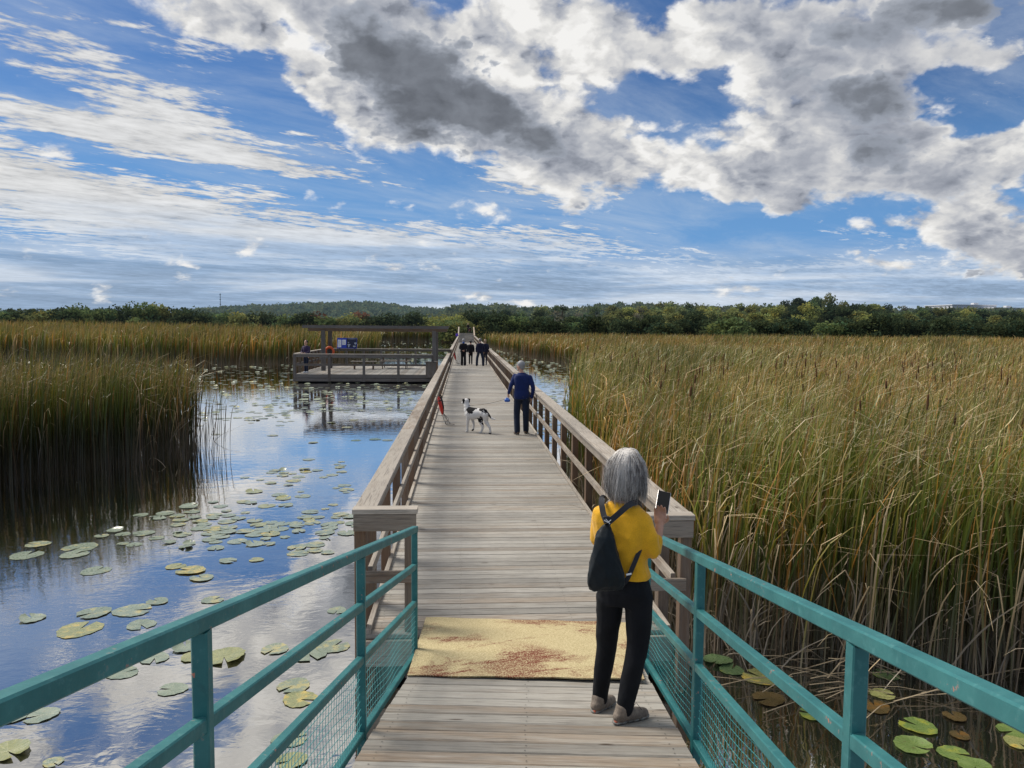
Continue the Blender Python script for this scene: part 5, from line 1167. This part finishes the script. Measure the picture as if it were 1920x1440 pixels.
# backpack
bk = empty('backpack', (WX, WY, WZ), 'black drawstring backpack worn on the back of the woman in mustard', 'backpack')
bd = -wf['fv']; P = Parts(); rr = []
for (dx, z, hw, dp) in ((-.070, 1.985, .016, .014), (-.074, 1.965, .030, .020), (-.080, 1.91, .058, .036), (-.076, 1.84, .075, .044), (-.070, 1.77, .096, .054), (-.066, 1.70, .110, .060), (-.066, 1.645, .110, .058), (-.068, 1.61, .092, .046), (-.068, 1.598, .05, .03)):
    c_ = W(dx, z, 3.955); rr.append((c_ + bd * (dp * .45 - .012), hw, dp, wf['sv'].lerp(V3((1, 0, 0)), .6)))
P.loft(rr[::-1], 26); link('bag_body', fuse(P, .007, 2, .060, 20, 21, (1.4, 1.4, .3)), M['bag'], bk)
knot = W(-.070, 1.985, 3.945); P = Parts(); P.ell(knot + V3((0, 0, .008)), (.018, .014, .014), n=10); P.ell(knot + V3((-.004, 0, .026)), (.024, .010, .010), n=10); P.ell(knot + V3((.012, -.01, -.006)), (.006, .006, .02), n=8)
link('drawstring_knot', fuse(P, .004, 1), M['strap'], bk)
mb = MB(); mb.tube([knot + V3((-.018, -.012, .016)), knot + V3((.0, -.016, .004)), knot + V3((.018, -.012, .016))], .0022, 5); mb.tube([knot + V3((-.010, -.014, .022)), knot + V3((.012, -.016, -.004))], .002, 5); mb.build('white_cord', M['white'], bk)
def strapline(pts, w, name):
    mb = MB(); pts = [V3(p) for p in pts]; Q = []
    for i in range(len(pts) - 1):
        for q in range(5): Q.append(pts[i].lerp(pts[i + 1], q / 5))
    Q.append(pts[-1])
    for _ in range(3): Q = [Q[0]] + [(Q[i - 1] + Q[i] * 2 + Q[i + 1]) / 4 for i in range(1, len(Q) - 1)] + [Q[-1]]
    vs = []; fs = []
    for i, p in enumerate(Q):
        d = (Q[min(i + 1, len(Q) - 1)] - Q[max(0, i - 1)]).normalized(); nn = V3((0, -1, .35)) + bd * .6; sd = d.cross(nn).normalized(); nn = sd.cross(d).normalized()
        for (a, b) in ((-w / 2, -.003), (w / 2, -.003), (w / 2, .004), (-w / 2, .004)): vs.append(p + sd * a + nn * b)
    for i in range(len(Q) - 1):
        for k in range(4): fs.append([i * 4 + k, i * 4 + (k + 1) % 4, i * 4 + 4 + (k + 1) % 4, i * 4 + 4 + k])
    fs += [[3, 2, 1, 0], [len(vs) - 4, len(vs) - 3, len(vs) - 2, len(vs) - 1]]
    mb.add(vs, fs); mb.build(name, M['strap'], bk)
strapline([W(-.075, 2.105, 4.20), W(-.098, 2.128, 4.125), W(-.104, 2.095, 4.03), W(-.092, 2.03, 3.985), W(-.072, 1.985, 3.950)], .031, 'shoulder_strap')
strapline([W(.115, 2.050, 4.10), W(.098, 2.100, 4.035), W(.050, 2.085, 3.955), W(-.005, 2.035, 3.935), W(-.066, 1.982, 3.940)], .031, 'shoulder_strap')
strapline([W(.128, 1.885, 4.03), W(.118, 1.84, 3.965), W(.088, 1.76, 3.945), W(.052, 1.672, 3.935), W(.03, 1.64, 3.94)], .024, 'lower_strap')
mb = MB(); c_ = W(.056, 1.69, 3.925); mb.beam(c_ + V3((-.014, 0, .0)), c_ + V3((.014, 0, .006)), .006, .010); mb.build('buckle', M['white'], bk)
# phone
ph = empty('mobile_phone', (WX, WY, WZ), 'black mobile phone with silver edge held up by the woman', 'phone')
pc_ = W(.238, 2.096, 4.145); ax_l = V3((.036, .085, .080)).normalized(); ax_n = V3((-.05, -.80, .62)); ax_n = (ax_n - ax_l * ax_n.dot(ax_l)).normalized(); ax_w = ax_l.cross(ax_n)
def slab(name, w_, l_, t_, off, mat):
    mb = MB(); mb.beam(pc_ + ax_n * off - ax_l * l_ / 2, pc_ + ax_n * off + ax_l * l_ / 2, w_, t_, ax_n, ch=.002); return mb.build(name, mat, ph)
M['phoneedge'] = plain('silver_phone_edge', (.62, .60, .60), .3, .5, .03, metal=.6); M['glass'] = plain('black_phone_glass', (.006, .007, .008), .35, .25, .05)
slab('phone_case', .072, .142, .009, 0, M['phoneedge']); slab('screen', .068, .138, .002, .0055, M['glass'])

# --- man with the dog
MX, MY = 1.43, 18.4
J = dict(head=(-.055, .02, 1.655), neck=(-.03, 0, 1.52), LS=(-.185, .03, 1.435), RS=(.170, -.05, 1.405), chest=(-.015, 0, 1.30), waist=(-.025, 0, 1.08), pelvis=(-.022, 0, .93), LE=(-.285, -.02, 1.185), LW=(-.335, .07, .985), RE=(.255, -.07, 1.13), RW=(.225, -.02, .885),
         LH=(-.115, 0, .88), RH=(.075, 0, .88), LK=(-.135, .04, .46), RK=(.085, -.02, .46), LA=(-.125, -.05, .088), RA=(.10, .14, .088))
person((MX, MY, DZ + .002), J, 'white haired man in royal blue sweater and dark jeans walking a spotted dog', S=1.0, voxel=.012, top='blue', bottom='navyjeans', hair='hairwhite', shoe='brownshoe', fd=(-.12, 1), hd=(-.80, .62), wid=1.12, fold=.018, tophem=None, legr=(.098, .080, .074), toes={'L': V3((-.3, 1, 0)), 'R': V3((.3, 1, 0))},
       hands={'L': dict(curl=1.0, grip=True)})
dl = empty('dog_leash', (MX - .35, MY + .05, 1.33), 'retractable dog leash with blue handle running from the man to the dog', 'leash')
hc = V3((-.012, .0, -.02)); P = Parts(); P.limb([(-.045, .02, -.055), (.02, .0, -.06)], [.045, .038], 12); P.limb([(.03, 0, -.02), (-.03, .03, .01), (-.06, .03, -.03)], [.012, .012, .012], 8)
link('handle', fuse(P, .006, 2), plain('leash_blue', (.03, .11, .42), .4, .5, .1), dl)
dogneck = V3((.35 - .205, 18.88, .45 + .655)) - dl.location; mb = MB(); a_ = V3((-.07, .02, -.03)); mb.tube([a_.lerp(dogneck, q / 12) + V3((0, 0, -.035 * math.sin(math.pi * q / 12))) for q in range(13)], .004, 5, cap=True); mb.build('cord', M['rope'], dl)

# --- dog
DG = (0.35, 18.7); dg = empty('dog', (*DG, DZ + .002), 'white dog with black patches standing on the boardwalk, looking away to the left', 'dog')
P = Parts()
def sidev(p, q): d = V3(q) - V3(p); return d
def oval(P, rings):    # rings along an arbitrary axis: centre, half width, half height
    n = 18; vs = []; m = len(rings)
    for i, (c, a, b) in enumerate(rings):
        c = V3(c); a *= 1.14; b *= 1.10; d = (V3(rings[min(i + 1, m - 1)][0]) - V3(rings[max(0, i - 1)][0])).normalized(); s_ = d.cross(V3((0, 0, 1))).normalized(); u_ = s_.cross(d)
        for j in range(n): t_ = 2 * math.pi * j / n; vs.append(c + s_ * a * math.cos(t_) + u_ * b * math.sin(t_))
    fs = [list(range(n))[::-1], [(m - 1) * n + j for j in range(n)]]
    for i in range(m - 1):
        for j in range(n): fs.append([i * n + j, i * n + (j + 1) % n, (i + 1) * n + (j + 1) % n, (i + 1) * n + j])
    P._add(vs, fs)
oval(P, [((-.275, .175, .50), .04, .06), ((-.25, .16, .485), .085, .115), ((-.19, .12, .465), .105, .145), ((-.10, .065, .46), .108, .140), ((0, 0, .475), .098, .118), ((.09, -.055, .495), .088, .098), ((.15, -.095, .50), .098, .105), ((.20, -.13, .50), .075, .085), ((.22, -.145, .50), .03, .04)])
P.limb([(-.235, .15, .53), (-.255, .175, .62), (-.268, .20, .70)], [.098, .080, .070]); P.ell((-.275, .215, .760), (.072, .082, .068), n=14); P.limb([(-.295, .24, .745), (-.345, .275, .715), (-.365, .29, .708)], [.048, .036, .031])
P.limb([(-.225, .075, .47), (-.232, .082, .31), (-.243, .10, .15), (-.240, .10, .03)], [.066, .044, .030, .027]); P.limb([(-.24, .10, .022), (-.275, .125, .018)], [.024, .021])
P.limb([(-.155, .185, .47), (-.125, .185, .32), (-.082, .18, .19), (-.098, .185, .06)], [.060, .042, .029, .025]); P.limb([(-.098, .185, .05), (-.125, .20, .032)], [.023, .020])
P.limb([(.135, -.04, .46), (.075, .01, .335), (.075, -.01, .29), (.140, -.075, .150), (.098, -.085, .04)], [.092, .070, .057, .032, .027]); P.limb([(.098, -.085, .023), (.055, -.06, .018)], [.024, .021])
P.limb([(.19, -.15, .46), (.20, -.11, .33), (.21, -.12, .28), (.295, -.185, .165), (.318, -.20, .04)], [.088, .066, .053, .031, .026]); P.limb([(.318, -.20, .022), (.285, -.18, .018)], [.023, .020])
body = fuse(P, .010, 3, .004, 50, 2)
n = len(body.vertices); co = np.zeros(n * 3, np.float32); body.vertices.foreach_get('co', co); co = co.reshape(-1, 3); nz = .010 * np.sin(co @ np.array([60, 40, 55])) + .008 * np.sin(co @ np.array([-90, 70, 110]))
dark = np.zeros(n)
for (c, r_) in (((-.165, .03, .555), .085), ((-.06, .02, .60), .055), ((.13, -.07, .56), .075), ((.10, .0, .44), .085), ((.085, .02, .35), .075), ((.08, .01, .28), .055), ((.12, -.04, .22), .035), ((.21, -.15, .55), .055), ((-.32, .20, .76), .030), ((-.235, .24, .76), .030)):
    dd = np.linalg.norm((co - np.array(c)) * np.array([1, .8, 1]), axis=1) + nz; dark = np.maximum(dark, (dd < r_ * 1.22).astype(float))
dark = np.maximum(dark, ((co[:, 2] < .07) & (co[:, 0] > -.15) & (co[:, 0] < 0)).astype(float)); dark = np.maximum(dark, ((co[:, 2] < .03) & (co[:, 0] > .25)).astype(float))
at = body.attributes.new('tint', 'FLOAT_VECTOR', 'POINT'); at.data.foreach_set('vector', np.repeat(dark[:, None], 3, 1).astype(np.float32).ravel())
def furmat():
    m, t, p, o = newmat('dog_fur'); ti = t.sep(t.attr('tint').outputs['Vector']); n_ = t.noise(t.node('ShaderNodeTexCoord').outputs['Object'], 90, 3, .6); c = t.mix(t.step(ti[0], .35, .65), (.66, .65, .64), (.010, .010, .012));  setp(t, p, color=c, rough=.85, spec=.2, normal=bump(t, n_, .4, .004)); return m
M['fur'] = furmat(); link('body', body, M['fur'], dg); M['blackfur'] = plain('black_fur', (.010, .010, .012), .8, .2, .3, 60)
for s_ in ((-.335, .185, .755), (-.212, .245, .760)):
    link('ear', fuse(Parts().ell(s_, (.032, .020, .056), n=12).ell((s_[0], s_[1], s_[2] + .035), (.040, .028, .030), n=12), .005, 2), M['blackfur'], dg)
link('nose', fuse(Parts().ell((-.372, .296, .715), (.012, .012, .010), n=10), .003, 1), M['black'], dg)
tl = fuse(Parts().limb([(.215, -.14, .535), (.255, -.165, .49), (.30, -.19, .42), (.36, -.22, .375), (.43, -.25, .36)], [.028, .026, .024, .026, .012]), .006, 2, .006, 80, 3)
n = len(tl.vertices); co = np.zeros(n * 3, np.float32); tl.vertices.foreach_get('co', co); co = co.reshape(-1, 3); at = tl.attributes.new('tint', 'FLOAT_VECTOR', 'POINT'); at.data.foreach_set('vector', np.repeat((co[:, 0] < .325).astype(np.float32)[:, None], 3, 1).ravel()); link('tail', tl, M['fur'], dg)
mb = MB(); mb.tube([(-.26 + .073 * math.cos(q), .178 + .073 * math.sin(q), .635 + .02 * math.cos(q)) for q in [2 * math.pi * k / 16 for k in range(17)]], .008, 5); mb.build('collar', M['strap'], dg)

# --- the four walkers further on, the visitor on the platform, the person at the far end
def std(H=1.75, sw=.0, armL=(-.03, 0), armR=(.03, 0), behind=False, legs=.0, stance=.09):
    k = H / 1.75; z = lambda q: q * k
    J = dict(head=(0, .01, z(1.635)), neck=(0, 0, z(1.49)), LS=(-.175 * k, 0, z(1.415)), RS=(.175 * k, 0, z(1.415)), chest=(0, 0, z(1.29)), waist=(0, 0, z(1.08)), pelvis=(0, 0, z(.93)), LE=(-.245 * k, -.02, z(1.15)), RE=(.245 * k, -.02, z(1.15)), LW=(-.25 * k, .05, z(.89)), RW=(.25 * k, .05, z(.89)),
             LH=(-.09 * k, 0, z(.88)), RH=(.09 * k, 0, z(.88)), LK=(-stance - .005, .02 + legs * .5, z(.47)), RK=(stance + .005, .02 - legs * .3, z(.47)), LA=(-stance * 1.1, legs, .085), RA=(stance * 1.1, -legs, .085))
    if behind: J['LE'] = (-.27 * k, -.08, z(1.15)); J['RE'] = (.27 * k, -.08, z(1.15)); J['LW'] = (-.06, -.15, z(1.0)); J['RW'] = (.06, -.16, z(1.03))
    return J, k
def rotJ(J, a):
    c, s = math.cos(a), math.sin(a); return {k: (v[0] * c - v[1] * s, v[0] * s + v[1] * c, v[2]) for k, v in J.items()}
gl_ = 'four people walking away side by side along the boardwalk'
J, k = std(1.76, behind=True, legs=.12); pa, fa = person((.01, 51.2, DZ), J, 'walker in black jacket and blue hood with hands clasped behind the back', S=k, voxel=.02, hair='hairwhite', wid=1.22, fold=0, legr=(.095, .08, .09), group=gl_)
Hh = Parts().ell((0, -.03, J['neck'][2] + .04), (.085, .075, .085), n=14); link('blue_hood', fuse(Hh, .012, 2), M['bluescarf'], pa)
J, k = std(1.64, legs=.08, stance=.07); person((.50, 52.6, DZ), J, 'slim dark haired walker dressed all in black, second from the left', S=k, voxel=.02, hair='hairdark', wid=1.0, fold=0, hairstyle='bun', legr=(.08, .06, .055), group=gl_)
J, k = std(1.80, legs=.05, stance=.19); person((1.10, 50.7, DZ), J, 'broad grey haired walker in a navy coat with legs wide apart', S=k, voxel=.02, top='navy', bottom='navyjeans', hair='hairgrey', wid=1.2, fold=0, legr=(.10, .085, .08), group=gl_)
J, k = std(1.72, legs=.2, stance=.07); person((1.48, 52.2, DZ), J, 'fair haired walker in dark navy beside the right railing', S=k, voxel=.02, top='navy', bottom='pattern', hair='hairfair', hairstyle='tail', wid=1.05, fold=0, legr=(.085, .06, .05), group=gl_)
J, k = std(1.76, stance=.06); J['RE'] = (.24, .08, 1.13); J['RW'] = (.10, .28, 1.08); J['LE'] = (-.24, .08, 1.13); J['LW'] = (-.12, .28, 1.08); an = R(160)
person((-8.55, 42.5, DZ), rotJ(J, an), 'dark haired visitor in plum jacket leaning at the left corner of the platform', S=k, voxel=.02, top='plum', bottom='navyjeans', hair='hairdark', hairstyle='bun', fd=(-math.sin(an), math.cos(an)), fold=0, wid=.95, shoe='tee', legr=(.08, .06, .05))
zt = fz(134.5) - .02; J, k = std(1.72, stance=.08); J['RE'] = (.22, .05, 1.12); J['RW'] = (.2, .3, 1.02); J['LE'] = (-.22, .05, 1.12); J['LW'] = (-.2, .3, 1.02); an = R(180)
person((.82, 135.9, zt), rotJ(J, an), 'dark clothed person pushing a stroller at the far top of the boardwalk', S=k, voxel=.025, hair='hairfair', fd=(-math.sin(an), math.cos(an)), fold=0)
st = empty('stroller', (1.15, 135.3, zt), 'dark red stroller at the far top of the boardwalk', 'stroller')
link('seat', fuse(Parts().limb([(0, .1, .75), (0, 0, .45), (0, -.2, .42)], [.16, .2, .14]), .025, 1), plain('dark_red_fabric', (.06, .01, .015), .8, .2, .2), st)
link('hood', fuse(Parts().ell((0, .08, .85), (.24, .26, .16)), .025, 1), M['blackjacket'], st)
for (x, y_) in ((-.26, .25), (.26, .25), (-.2, -.4), (.2, -.4)): torus('wheel', .11, .02, M['black'], st, 16, 6, loc=(x, y_, .135)).rotation_euler = (0, 0, R(90))
for sx in (-.24, .24): MB().tube([(sx, -.4, .14), (sx, .1, .5), (sx, .45, 1.0)], .015, 6).build('frame', M['rope'], st)
MB().tube([(-.24, .45, 1.0), (.24, .45, 1.0)], .018, 6).build('handle', M['black'], st)
